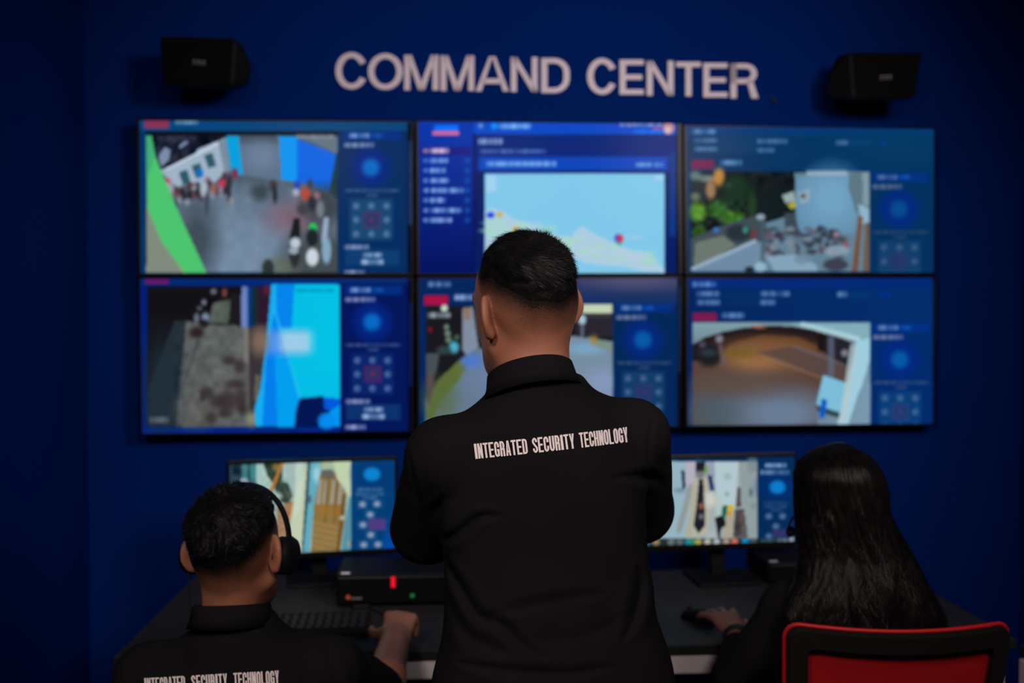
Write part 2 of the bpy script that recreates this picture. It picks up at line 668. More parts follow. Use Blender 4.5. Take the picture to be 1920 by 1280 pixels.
slab('wall_back', room((UL + UR) / 2, 0.06, HC / 2), (UR - UL + 0.24, 0.12, HC), M['wall'])
slab('wall_left', room(UL - 0.06, VF / 2, HC / 2), (0.12, -VF, HC), M['wall'])
slab('wall_right', room(UR + 0.06, VF / 2, HC / 2), (0.12, -VF, HC), M['wall'])
slab('wall_front', room((UL + UR) / 2, VF - 0.06, HC / 2), (UR - UL + 0.24, 0.12, HC), M['wall'])
slab('floor', room((UL + UR) / 2, VF / 2, -0.05), (UR - UL + 0.24, -VF + 0.24, 0.10), M['floor'])
slab('ceiling', room((UL + UR) / 2, VF / 2, HC + 0.05), (UR - UL + 0.24, -VF + 0.24, 0.10), M['ceiling'])

# ------------------------------------------------------------------ COMMAND CENTER: thirteen raised letters on the wall
SIGN = [  # char, x0, x1, y_top, y_bottom in the photograph
    ('C', 629, 689, 98, 167), ('O', 690, 755, 100, 168), ('M', 758, 822, 103, 169), ('M', 826, 889, 104, 170), ('A', 892, 954, 106, 171),
    ('N', 958, 1008, 107, 172), ('D', 1015, 1068, 109, 174), ('C', 1101, 1157, 109, 177), ('E', 1162, 1207, 112, 177), ('N', 1213, 1263, 114, 179),
    ('T', 1268, 1314, 116, 180), ('E', 1319, 1364, 118, 182), ('R', 1370, 1422, 119, 184)]
NAMES = ['white raised letter C that begins COMMAND', 'white raised letter O in COMMAND', 'white raised letter M right after the O of COMMAND', 'white raised letter M just before the A of COMMAND',
         'white raised letter A in COMMAND', 'white raised letter N in COMMAND', 'white raised letter D that ends COMMAND', 'white raised letter C that begins CENTER',
         'white raised letter E right after the C of CENTER', 'white raised letter N in CENTER', 'white raised letter T in CENTER', 'white raised letter E just before the R of CENTER',
         'white raised letter R that ends CENTER']
for (ch, x0, x1, yt, yb), lab in zip(SIGN, NAMES):
    asp = (x1 - x0) / (yb - yt)
    sh, w = glyph(ch, asp, 0.172 if ch not in 'MAN' else 0.165, 0.145, 0.5)
    V, F = glyph_mesh(sh, 0.3)
    bl, br, tl = on_wall(x0, yb, 0.010), on_wall(x1, yb - 0.02 * (x0 - x1) * 0, 0.010), on_wall(x0, yt, 0.010)
    ex = (br - bl) / w
    ez = tl - bl
    W = bl + V[:, :1] * ex + V[:, 1:2] * ez
    W = W + RN * (-V[:, 2:3] / 0.3 * 0.0095)
    # letters lean with the crooked line they were stuck on
    sl = on_wall(x1, yb + 0.026 * (x1 - x0), 0.022) - br
    W = W + V[:, :1] / w * sl * 0.0
    o = mk('sign_letter', W, F, M['letter'])
    setp(o, lab, 'letter', 'raised letters of the wall sign')
g = Geo().lathe([(0.0001, -0.004), (0.009, -0.004), (0.011, 0.0), (0.009, 0.008), (0.0001, 0.009)], on_wall(1451, 188, 0.006), R=np.stack([RU, A(0, 0, 1), -RN], 1), n=16)
setp(mk('wall_plug', *g.vf(), M['plug'], smooth=True), 'small dark wall plug below the end of the white lettering', 'wall plug')


# ------------------------------------------------------------------ loudspeakers
def speaker(front, flank, lab, badge, side):
    """front: four picture points of the grille; the cabinet narrows towards its bracket on the wall."""
    fo, ro = 0.225, 0.06
    f4 = [on_wall(x, y, fo) for x, y in front]
    c = sum(f4) / 4
    root = empty('wall_speaker', A(c[0], c[1], min(p[2] for p in f4)))
    mid = [on_wall(x, y, 0.13) for x, y in flank]
    cc = c + RN * (fo - ro)
    rear = [cc + (p - c) * A(0.55, 0.55, 0.6) for p in f4]
    g = Geo().hull([p for p in f4] + mid + rear, 0.012, 3)
    mk('cabinet', *g.vf(), M['black_plastic'], root, smooth=False)
    fr = [c + (p - c) * 0.94 - RN * 0.004 for p in f4]
    g = Geo().hull(fr + [p + RN * 0.008 for p in fr], 0.003, 2)
    mk('grille', *g.vf(), M['grille'], root)
    bc = on_wall(badge[0], badge[1], fo + 0.008)
    g = Geo()
    Rm = np.stack([RU, RN, A(0, 0, 1)], 1) @ roty(math.radians(4 * side))
    for k, wd in enumerate((0.008, 0.010, 0.009)):
        g.box(bc + Rm @ A((k - 1) * 0.0155, 0, 0), (wd, 0.003, 0.008), Rm, 0.0012, 1)
    g.box(bc + Rm @ A(0, 0.002, -0.0085), (0.046, 0.002, 0.002), Rm)
    mk('badge', *g.vf(), M['badge'], root)
    g = Geo().box(c + RN * (fo - 0.006), (0.10, 0.012, 0.10), np.stack([RU, RN, A(0, 0, 1)], 1), 0.003)
    g.tube([c + RN * (fo - 0.01), c + RN * (fo - ro - 0.02)], 0.018, 12)
    mk('bracket', *g.vf(), M['black_plastic'], root)
    setp(root, lab, 'speaker', 'black loudspeakers on the blue wall')


speaker([(297, 66), (442, 71), (436, 163), (306, 158)], [(325, 80), (455, 82), (476, 130), (467, 160), (430, 173), (330, 165)], 'black wedge loudspeaker left of the word COMMAND', (373, 115), 1)
speaker([(1594, 97), (1731, 98), (1718, 186), (1600, 189)], [(1568, 104), (1548, 148), (1550, 184), (1592, 193), (1700, 108), (1690, 180)], 'black wedge loudspeaker right of the word CENTER', (1661, 143), -1)
# ------------------------------------------------------------------ pictures shown on the lit screens
class Pic:
    def __init__(self, corners, nx=300, ny=170):
        tl, tr, br, bl = [A(*c) for c in corners]
        u, v = np.meshgrid(np.linspace(0, 1, nx), np.linspace(0, 1, ny))
        self.nx, self.ny = nx, ny
        P = tl * ((1 - u) * (1 - v))[..., None] + tr * (u * (1 - v))[..., None] + br * (u * v)[..., None] + bl * ((1 - u) * v)[..., None]
        self.W = P
        q = project(P.reshape(-1, 3)).reshape(ny, nx, 2)
        self.X, self.Y = q[..., 0], q[..., 1]
        self.C = np.zeros((ny, nx, 3))
        self.o, self.k = (0, 0), 1.0

    def zoom(self, ox, oy, k):
        self.o, self.k = (ox, oy), k
        self.x, self.y = (self.X - ox) * k, (self.Y - oy) * k
        return self

    def mix(self, m, c, a=1):
        c = np.array(c, float) / 255
        m = np.clip(m, 0, 1)[..., None] * a
        self.C = self.C * (1 - m) + c * m

    def rect(self, x0, y0, x1, y1, c, a=1, s=None):
        s = s or 1.2 * self.k
        f = lambda t: np.clip(t / s + 0.5, 0, 1)
        self.mix(f(self.x - x0) * f(x1 - self.x) * f(self.y - y0) * f(y1 - self.y), c, a)

    def vgrad(self, x0, y0, x1, y1, c0, c1):
        m = (self.x >= x0) & (self.x <= x1) & (self.y >= y0) & (self.y <= y1)
        t = np.clip((self.y - y0) / (y1 - y0), 0, 1)[..., None]
        c = (np.array(c0) * (1 - t) + np.array(c1) * t) / 255
        self.C = np.where(m[..., None], c, self.C)

    def hgrad(self, x0, y0, x1, y1, c0, c1):
        m = (self.x >= x0) & (self.x <= x1) & (self.y >= y0) & (self.y <= y1)
        t = np.clip((self.x - x0) / (x1 - x0), 0, 1)[..., None]
        c = (np.array(c0) * (1 - t) + np.array(c1) * t) / 255
        self.C = np.where(m[..., None], c, self.C)

    def poly(self, pts, c, a=1):
        n = len(pts)
        ins = np.zeros(self.x.shape, bool)
        for i in range(n):
            (x0, y0), (x1, y1) = pts[i], pts[(i + 1) % n]
            cr = ((y0 > self.y) != (y1 > self.y)) & (self.x < (x1 - x0) * (self.y - y0) / ((y1 - y0) or 1e-9) + x0)
            ins ^= cr
        self.mix(ins.astype(float), c, a)

    def disc(self, cx, cy, rx, ry, c, a=1, s=0.35):
        d = np.sqrt(((self.x - cx) / rx) ** 2 + ((self.y - cy) / ry) ** 2)
        self.mix((1 - d) / s + 0.5, c, a)

    def line(self, x0, y0, x1, y1, w, c, a=1):
        dx, dy = x1 - x0, y1 - y0
        t = np.clip(((self.x - x0) * dx + (self.y - y0) * dy) / (dx * dx + dy * dy), 0, 1)
        d = np.hypot(self.x - x0 - t * dx, self.y - y0 - t * dy)
        self.mix((w / 2 - d) / (1.2 * self.k) + 0.5, c, a)

    def noise(self, x0, y0, x1, y1, amp, sc, seed=0):
        m = (self.x >= x0) & (self.x <= x1) & (self.y >= y0) & (self.y <= y1)
        P = np.stack([self.x / sc, self.y / sc, np.zeros_like(self.x)], -1)
        v = noise3(P, 1.0, seed) + 0.5 * noise3(P, 2.3, seed + 1)
        self.C = np.where(m[..., None], np.clip(self.C + v[..., None] * amp / 255, 0, 1), self.C)

    def text(self, x0, x1, yc, h, c, a=1, seed=0):
        P = np.stack([self.x / (h * 0.42), np.full_like(self.x, seed * 3.7), np.zeros_like(self.x)], -1)
        v = 0.72 + 0.4 * noise3(P, 1.0, seed)
        f = lambda t: np.clip(t / (h * 0.4) + 0.5, 0, 1)
        self.mix(f(self.x - x0) * f(x1 - self.x) * f(self.y - yc + h / 2) * f(yc + h / 2 - self.y) * v, c, a)

    def build(self, name, parent):
        C = self.C
        B = np.pad(C, ((1, 1), (1, 1), (0, 0)), 'edge')
        C = 0.5 * C + 0.125 * (B[2:, 1:-1] + B[:-2, 1:-1] + B[1:-1, 2:] + B[1:-1, :-2])
        nx, ny = self.nx, self.ny
        i = np.arange(nx * ny).reshape(ny, nx)
        F = np.stack([i[1:, :-1], i[1:, 1:], i[:-1, 1:], i[:-1, :-1]], -1).reshape(-1, 4)
        o = mk(name, self.W.reshape(-1, 3), F, M['screen'], parent)
        ca = o.data.color_attributes.new('picture', 'FLOAT_COLOR', 'POINT')
        rgba = np.ones((nx * ny, 4), np.float32)
        rgba[:, :3] = lin(np.clip(C, 0, 1).reshape(-1, 3))
        ca.data.foreach_set('color', rgba.ravel())
        return o


def panel(p, dx, dy, bg, grid=(30, 78, 120), red=(120, 40, 85), lower=True, dim=1.0):
    """The control column beside each camera view (coordinates of the first screen, shifted)."""
    z = p.zoom(-0.0 + dx, dy, 1.0)
    T = lambda *c: tuple(np.array(c) * dim)
    p.rect(645, 246, 752, 263, (0, 48, 135), 0.8)
    p.text(655, 692, 254, 8, T(150, 185, 230), seed=3)
    p.text(697, 718, 254, 7, (15, 95, 190), seed=4)
    p.text(645, 701, 272, 8, T(150, 165, 205), seed=5)
    p.disc(695.5, 314, 36, 36, (0, 38, 135), 0.75, 0.5)
    p.disc(695.5, 314, 16, 16, T(4, 104, 195), 1, 0.7)
    p.text(646, 749, 357, 5, T(85, 110, 155), 0.75, seed=6)
    p.text(685, 709, 366, 5, T(85, 110, 155), 0.75, seed=7)
    p.rect(656, 373, 736, 450, grid, 0.75, 5)
    for i, x in enumerate((668, 696.5, 725)):
        for j, y in enumerate((386, 412, 438.5)):
            if i == 1 and j == 1:
                continue
            p.disc(x, y, 5.2, 5.2, T(118, 146, 192), 0.85, 0.8)
            p.disc(x + 0.6, y, 2.6, 2.6, grid, 0.7, 0.8)
    p.rect(681, 397, 713, 427, red, 0.62, 5)
    p.rect(684, 400, 710, 424, (25, 55, 105), 0.75, 4)
    p.disc(697, 412, 3.5, 3.5, red, 0.9, 0.6)
    if lower:
        p.text(646, 691, 463, 8, T(150, 165, 205), seed=8)
        p.rect(647, 468, 749, 498, (15, 72, 125), 0.55, 3)
        p.text(680, 716, 478, 8, T(150, 175, 215), seed=9)
        p.text(677, 719, 491, 9, T(150, 175, 215), seed=10)
        p.text(646, 683, 511, 8, T(150, 165, 205), seed=11)


def paint1(p):
    p.zoom(250, 210, 3.623)
    p.rect(-99, -99, 3000, 3000, (0, 50, 102))
    p.rect(-99, -99, 1860, 128, (2, 68, 122))
    p.rect(75, 45, 240, 110, (135, 50, 85))
    p.text(285, 440, 68, 30, (130, 160, 190), seed=1)
    p.rect(86, 132, 1388, 1088, (10, 14, 20))
    p.vgrad(88, 160, 1386, 1085, (70, 84, 98), (112, 134, 158))
    p.noise(88, 160, 1386, 1085, 10, 60, 2)
    p.disc(650, 900, 380, 330, (122, 146, 172), 0.55, 1.2)
    p.disc(430, 880, 130, 260, (52, 62, 72), 0.8, 1.2)
    p.disc(860, 540, 60, 60, (48, 60, 66), 0.8, 1.0)
    p.disc(830, 430, 130, 60, (74, 88, 98), 0.8, 1.0)
    p.disc(1100, 720, 180, 110, (128, 88, 102), 0.7, 1.2)
    p.poly([(88, 160), (640, 160), (410, 300), (250, 390), (150, 420)], (24, 28, 46))
    p.noise(120, 160, 600, 370, 26, 45, 5)
    p.poly([(170, 300), (215, 235), (255, 260), (240, 330), (190, 370)], (120, 140, 170))
    p.line(320, 235, 360, 205, 22, (120, 140, 175))
    p.poly([(180, 395), (400, 310), (440, 250), (622, 178), (645, 400), (500, 520), (330, 530), (260, 480)], (158, 178, 198))
    p.line(230, 385, 620, 190, 16, (196, 214, 228))
    p.poly([(575, 200), (630, 185), (660, 400), (620, 410)], (120, 140, 158))
    for x, y in ((350, 445), (437, 400), (522, 330)):
        p.poly([(x - 42, y - 35), (x + 15, y - 55), (x + 40, y + 35), (x - 10, y + 52)], (44, 88, 104))
    p.disc(452, 412, 22, 32, (10, 110, 200))
    p.poly([(628, 162), (712, 162), (746, 430), (668, 415)], (0, 160, 222))
    p.poly([(712, 162), (992, 162), (1004, 470), (746, 430)], (92, 112, 136))
    p.vgrad(720, 165, 985, 250, (64, 76, 92), (96, 116, 142))
    p.disc(870, 300, 100, 90, (112, 134, 160), 0.7, 1.2)
    p.poly([(990, 162), (1112, 168), (1112, 475), (1006, 460)], (0, 148, 238))
    p.poly([(1112, 180), (1378, 285), (1372, 500), (1330, 538), (1112, 470)], (0, 100, 226))
    p.poly([(1112, 165), (1386, 165), (1386, 285), (1290, 235)], (98, 116, 130))
    p.poly([(1380, 280), (1386, 280), (1386, 600), (1330, 540)], (20, 60, 66))
    p.disc(1290, 640, 130, 130, (52, 60, 68), 0.85, 0.9)
    p.disc(1260, 1000, 240, 190, (58, 66, 66), 0.85, 0.8)
    p.disc(1000, 1050, 110, 60, (96, 104, 84), 0.7, 1)
    P_ = random.Random(3)
    for k in range(60):
        x = P_.uniform(230, 660)
        y = 600 - (x - 230) * 0.28 + P_.uniform(-60, 50)
        p.disc(x, y, P_.uniform(10, 22), P_.uniform(16, 40), P_.choice([(26, 30, 40), (40, 44, 56), (70, 52, 60), (140, 150, 168), (110, 60, 70)]), 0.8, 0.7)
    for x, y, rx, ry, c in [(235, 470, 20, 20, (190, 60, 60)), (240, 520, 28, 45, (170, 170, 180)), (238, 568, 18, 22, (180, 70, 70)), (600, 485, 24, 32, (205, 60, 90)), (690, 415, 22, 36, (130, 40, 70)),
                            (540, 520, 20, 34, (150, 105, 85)), (480, 520, 26, 60, (176, 190, 210)), (500, 620, 14, 80, (60, 66, 84)), (650, 540, 16, 70, (48, 48, 60)), (665, 600, 14, 24, (150, 140, 130)),
                            (950, 500, 26, 40, (60, 52, 58)), (962, 560, 18, 60, (32, 36, 44)), (1112, 500, 20, 34, (30, 60, 190)), (1105, 545, 22, 26, (170, 180, 200)), (1170, 555, 34, 46, (190, 70, 50)),
                            (1200, 490, 22, 36, (60, 60, 70)), (1245, 570, 22, 26, (160, 110, 130)), (1215, 620, 30, 50, (36, 40, 48)), (1270, 660, 26, 60, (120, 130, 140)), (1150, 660, 40, 40, (60, 60, 66))]:
        p.disc(x, y, rx, ry, c, 0.9, 0.6)
    p.poly([(1090, 720), (1130, 720), (1136, 850), (1060, 860)], (20, 28, 30))
    p.disc(1095, 950, 36, 110, (34, 40, 44), 0.9)
    p.disc(1100, 890, 34, 38, (188, 200, 212))
    p.disc(1090, 940, 34, 26, (150, 165, 180))
    p.disc(1220, 790, 26, 36, (20, 205, 90))
    p.disc(1215, 850, 40, 60, (24, 30, 36), 0.95)
    p.disc(1216, 985, 42, 60, (200, 212, 222))
    p.line(1310, 730, 1295, 880, 34, (150, 172, 200))
    p.disc(1312, 940, 32, 90, (130, 165, 190))
    p.disc(915, 1060, 40, 60, (34, 44, 44), 0.9)
    p.poly([(88, 640), (105, 640), (250, 900), (340, 1088), (88, 1088)], (128, 138, 124))
    p.line(105, 650, 230, 900, 30, (140, 150, 80), 0.7)
    p.line(230, 900, 350, 1085, 26, (170, 160, 80), 0.7)
    p.poly([(88, 160), (125, 160), (150, 300), (205, 440), (330, 730), (495, 1088), (345, 1088), (190, 880), (95, 650)], (76, 196, 110))
    p.poly([(88, 160), (125, 160), (140, 300), (110, 420), (88, 420)], (62, 165, 120), 0.8)
    p.text(1105, 1365, 165, 24, (150, 160, 170), 0.8, seed=2)
    p.rect(1388, 128, 1862, 1120, (0, 44, 96))
    p.rect(1862, 40, 2000, 1200, (4, 8, 26))
    p.rect(1872, 195, 1897, 765, (34, 54, 98))
    panel(p, 0, 0, (0, 44, 96))


def paint2(p):
    p.zoom(770, 210, 3.692)
    p.rect(-99, -99, 3000, 3000, (0, 26, 96))
    p.vgrad(-99, 40, 440, 1200, (0, 56, 178), (0, 12, 84))
    p.rect(165, 90, 330, 128, (0, 112, 255))
    p.rect(150, 132, 334, 160, (214, 110, 150))
    p.rect(70, 240, 420, 300, (36, 22, 110), 0.7)
    for k, (x1, y) in enumerate([(262, 268), (256, 336), (240, 404), (262, 474), (364, 542), (240, 610), (348, 680), (284, 748)]):
        p.text(90, 122, y, 26, (130, 170, 235) if k else (220, 190, 225), seed=20 + k)
        p.text(134, x1, y, 32, (140, 178, 238) if k else (225, 195, 228), seed=30 + k)
        if k:
            p.disc(390, y, 16, 16, (20, 100, 190), 0.9, 0.8)
            p.disc(386, y, 8, 8, (0, 40, 130), 0.8, 0.8)
    p.rect(440, 40, 1840, 156, (0, 72, 196))
    p.text(470, 500, 95, 34, (150, 190, 240), seed=41)
    p.disc(578, 98, 22, 22, (0, 140, 255))
    p.text(605, 832, 98, 36, (130, 185, 250), seed=42)
    p.text(1450, 1740, 88, 22, (165, 160, 205), seed=43)
    p.text(1680, 1740, 114, 22, (200, 80, 110), seed=45)
    p.text(1540, 1745, 136, 24, (0, 120, 250), seed=44)
    p.disc(1785, 112, 40, 42, (196, 140, 150))
    p.disc(1780, 125, 20, 22, (216, 190, 196))
    p.vgrad(440, 160, 1840, 420, (0, 36, 116), (0, 34, 122))
    p.rect(432, 156, 446, 1200, (0, 14, 90))
    p.text(470, 638, 203, 40, (172, 188, 232), seed=46)
    p.text(480, 936, 272, 28, (78, 110, 185), seed=47)
    p.rect(472, 310, 1780, 402, (0, 68, 184))
    p.text(524, 1005, 358, 34, (130, 182, 240), seed=48)
    p.text(1560, 1670, 364, 28, (120, 165, 225), seed=49)
    p.text(1690, 1750, 364, 28, (120, 165, 225), seed=50)
    p.rect(1790, 280, 1835, 860, (0, 58, 138), 0.8, 8)
    p.rect(512, 425, 1758, 1200, (128, 200, 234))
    p.rect(525, 440, 592, 550, (160, 208, 236))
    p.rect(1690, 440, 1750, 470, (170, 210, 235), 0.8)
    land = (172, 205, 224)
    p.poly([(512, 690), (560, 660), (640, 690), (705, 735), (830, 770), (900, 840), (1010, 850), (1110, 862), (1150, 820), (1185, 788), (1280, 850), (1370, 890), (1440, 925), (1530, 955), (1640, 965), (1690, 1030), (1758, 1085), (1758, 1110), (1600, 1100), (1480, 1070), (1330, 1060), (1200, 1040), (1110, 1000), (900, 1010), (512, 1010)], land)
    P_ = random.Random(5)
    for k in range(46):
        t = P_.random()
        x = 520 + t * 1200
        y = (760 + t * 240) + P_.uniform(-60, 90)
        inb = 690 + 0.23 * (x - 512) < y < 1060
        if inb:
            p.disc(x, y, P_.uniform(20, 55), P_.uniform(10, 26), P_.choice([(168, 216, 196), (160, 220, 190), (186, 204, 226)]), 0.6, 1.0)
    p.disc(540, 820, 60, 16, (160, 220, 185), 0.7, 1)
    p.disc(553, 713, 28, 22, (40, 70, 225))
    p.disc(615, 711, 20, 20, (200, 172, 80))
    p.disc(725, 812, 20, 22, (214, 180, 80))
    p.disc(1432, 874, 22, 30, (80, 70, 190))
    p.disc(1452, 876, 20, 30, (205, 50, 80))
    p.disc(1445, 908, 14, 12, (50, 150, 90), 0.8)
    p.text(1480, 1610, 866, 24, (176, 200, 226), 0.7, seed=52)
    p.rect(1842, 40, 2000, 1200, (3, 5, 12))


def paint3(p):
    p.zoom(1270, 220, 3.84)
    p.vgrad(-99, -99, 3000, 1300, (0, 52, 98), (0, 48, 92))
    p.rect(60, 60, 1845, 135, (0, 56, 116))
    p.disc(1650, 200, 400, 130, (4, 60, 100), 0.6, 1.3)
    p.text(100, 278, 102, 32, (96, 140, 190), seed=60)
    p.rect(300, 140, 560, 260, (10, 64, 110), 0.5, 20)
    for x0, x1, y, s in ((122, 290, 166, 61), (122, 292, 228, 62), (572, 795, 172, 63), (572, 700, 236, 64), (1145, 1225, 182, 65)):
        p.text(x0, x1, y, 32, (84, 124, 172), seed=s)
    p.rect(1230, 160, 1400, 205, (8, 66, 116), 0.6, 8)
    p.rect(1460, 165, 1505, 200, (0, 62, 150), 0.6, 8)
    p.rect(100, 305, 265, 372, (112, 32, 78))
    p.text(308, 464, 326, 36, (92, 138, 186), seed=66)
    X1, Y1 = 1384, 1110
    p.rect(98, 390, X1, Y1, (12, 22, 26))
    p.noise(98, 390, 850, 760, 14, 50, 70)
    p.rect(98, 390, 200, 600, (30, 44, 48))
    for x, y, rx, ry, c in [(130, 420, 40, 34, (100, 126, 128)), (215, 440, 60, 26, (120, 132, 128)), (240, 520, 36, 70, (170, 130, 92)), (300, 430, 40, 66, (206, 142, 66)), (375, 492, 24, 24, (142, 152, 130)), (130, 570, 34, 28, (110, 118, 96)),
                            (150, 680, 60, 70, (92, 152, 42)), (290, 660, 70, 66, (44, 98, 30)), (400, 725, 80, 56, (66, 126, 36)), (160, 830, 50, 60, (58, 100, 36)), (430, 540, 110, 120, (20, 50, 30)), (660, 610, 150, 130, (14, 26, 28)), (540, 640, 30, 110, (34, 62, 34))]:
        p.disc(x, y, rx, ry, c, 0.9, 0.7)
    p.noise(98, 600, 500, 860, 22, 26, 71)
    p.poly([(845, 400), (1384, 390), (1384, Y1), (640, Y1), (640, 760), (850, 690)], (98, 128, 148))
    p.poly([(845, 430), (1230, 425), (1300, 640), (1280, 830), (870, 830)], (96, 140, 170))
    p.disc(1110, 580, 190, 200, (116, 166, 198), 0.8, 1.1)
    p.rect(930, 385, 1225, 418, (150, 176, 196), 0.9)
    p.poly([(1240, 400), (1340, 395), (1330, 620), (1290, 700), (1230, 500)], (92, 118, 130))
    p.poly([(1330, 395), (1384, 395), (1384, 640), (1340, 620)], (126, 152, 162))
    p.poly([(1300, 620), (1384, 660), (1384, 800), (1330, 760)], (150, 190, 208), 0.8)
    p.poly([(1305, 700), (1335, 720), (1300, Y1), (1255, Y1)], (112, 80, 62))
    p.poly([(1350, 760), (1384, 760), (1384, Y1), (1335, Y1)], (108, 92, 76))
    p.poly([(770, 690), (850, 690), (880, 850), (770, 850)], (58, 72, 84))
    p.poly([(750, 560), (840, 530), (850, 600), (780, 620)], (150, 170, 172))
    p.poly([(790, 625), (850, 600), (855, 645), (820, 665)], (170, 166, 60))
    p.poly([(860, 540), (960, 510), (950, 600), (890, 625)], (138, 166, 184))
    p.disc(905, 566, 20, 18, (96, 88, 92))
    p.poly([(98, 870), (370, 760), (600, 700), (640, 760), (640, 870), (300, 1000), (98, 1080)], (62, 76, 84))
    p.poly([(130, 900), (330, 850), (420, 920), (300, 990), (120, 1070)], (110, 122, 112))
    for k in range(9):
        p.line(140 + 34 * k, 900 - 14 * k, 160 + 34 * k, 1040 - 20 * k, 5, (70, 82, 84), 0.7)
    p.disc(440, 830, 90, 60, (34, 44, 52), 0.9)
    p.disc(280, 810, 24, 20, (60, 110, 180))
    p.disc(490, 810, 20, 26, (60, 130, 120))
    p.disc(550, 840, 24, 40, (98, 60, 66))
    p.disc(600, 716, 32, 22, (140, 160, 176))
    p.poly([(98, Y1), (560, 900), (640, 880), (640, Y1)], (108, 138, 164))
    p.line(110, 1090, 560, 890, 26, (150, 172, 192))
    p.rect(600, 740, 640, Y1, (68, 88, 100), 0.8)
    P_ = random.Random(9)
    for k in range(70):
        x, y = P_.uniform(650, 1200), P_.uniform(800, 1010)
        p.disc(x, y, P_.uniform(14, 42), P_.uniform(12, 34), P_.choice([(36, 44, 56), (48, 58, 70), (86, 104, 122), (126, 142, 156), (60, 66, 80), (88, 70, 80)]), 0.8, 0.7)
    p.disc(1145, 840, 20, 20, (150, 120, 140))
    p.disc(1215, 915, 26, 20, (130, 90, 100))
    p.poly([(640, 1000), (850, 985), (1000, 1060), (1010, Y1), (700, Y1)], (130, 164, 186))
    p.disc(900, 1020, 60, 36, (110, 136, 158), 0.8)
    p.disc(1150, 960, 90, 40, (136, 158, 176), 0.9)
    p.disc(1140, 1060, 90, 44, (52, 56, 68), 0.9)
    p.disc(600, 1075, 44, 36, (150, 186, 206), 0.9)
    p.disc(520, 1095, 34, 22, (22, 26, 34), 0.9)
    p.rect(1388, 390, 1850, 1200, (0, 48, 94))
    p.rect(1846, 40, 2000, 1200, (2, 12, 30))
    p.rect(1850, 80, 1874, 640, (14, 32, 58))
    panel(p, 990, 78, None, (20, 66, 112), (62, 44, 96), False, 0.72)


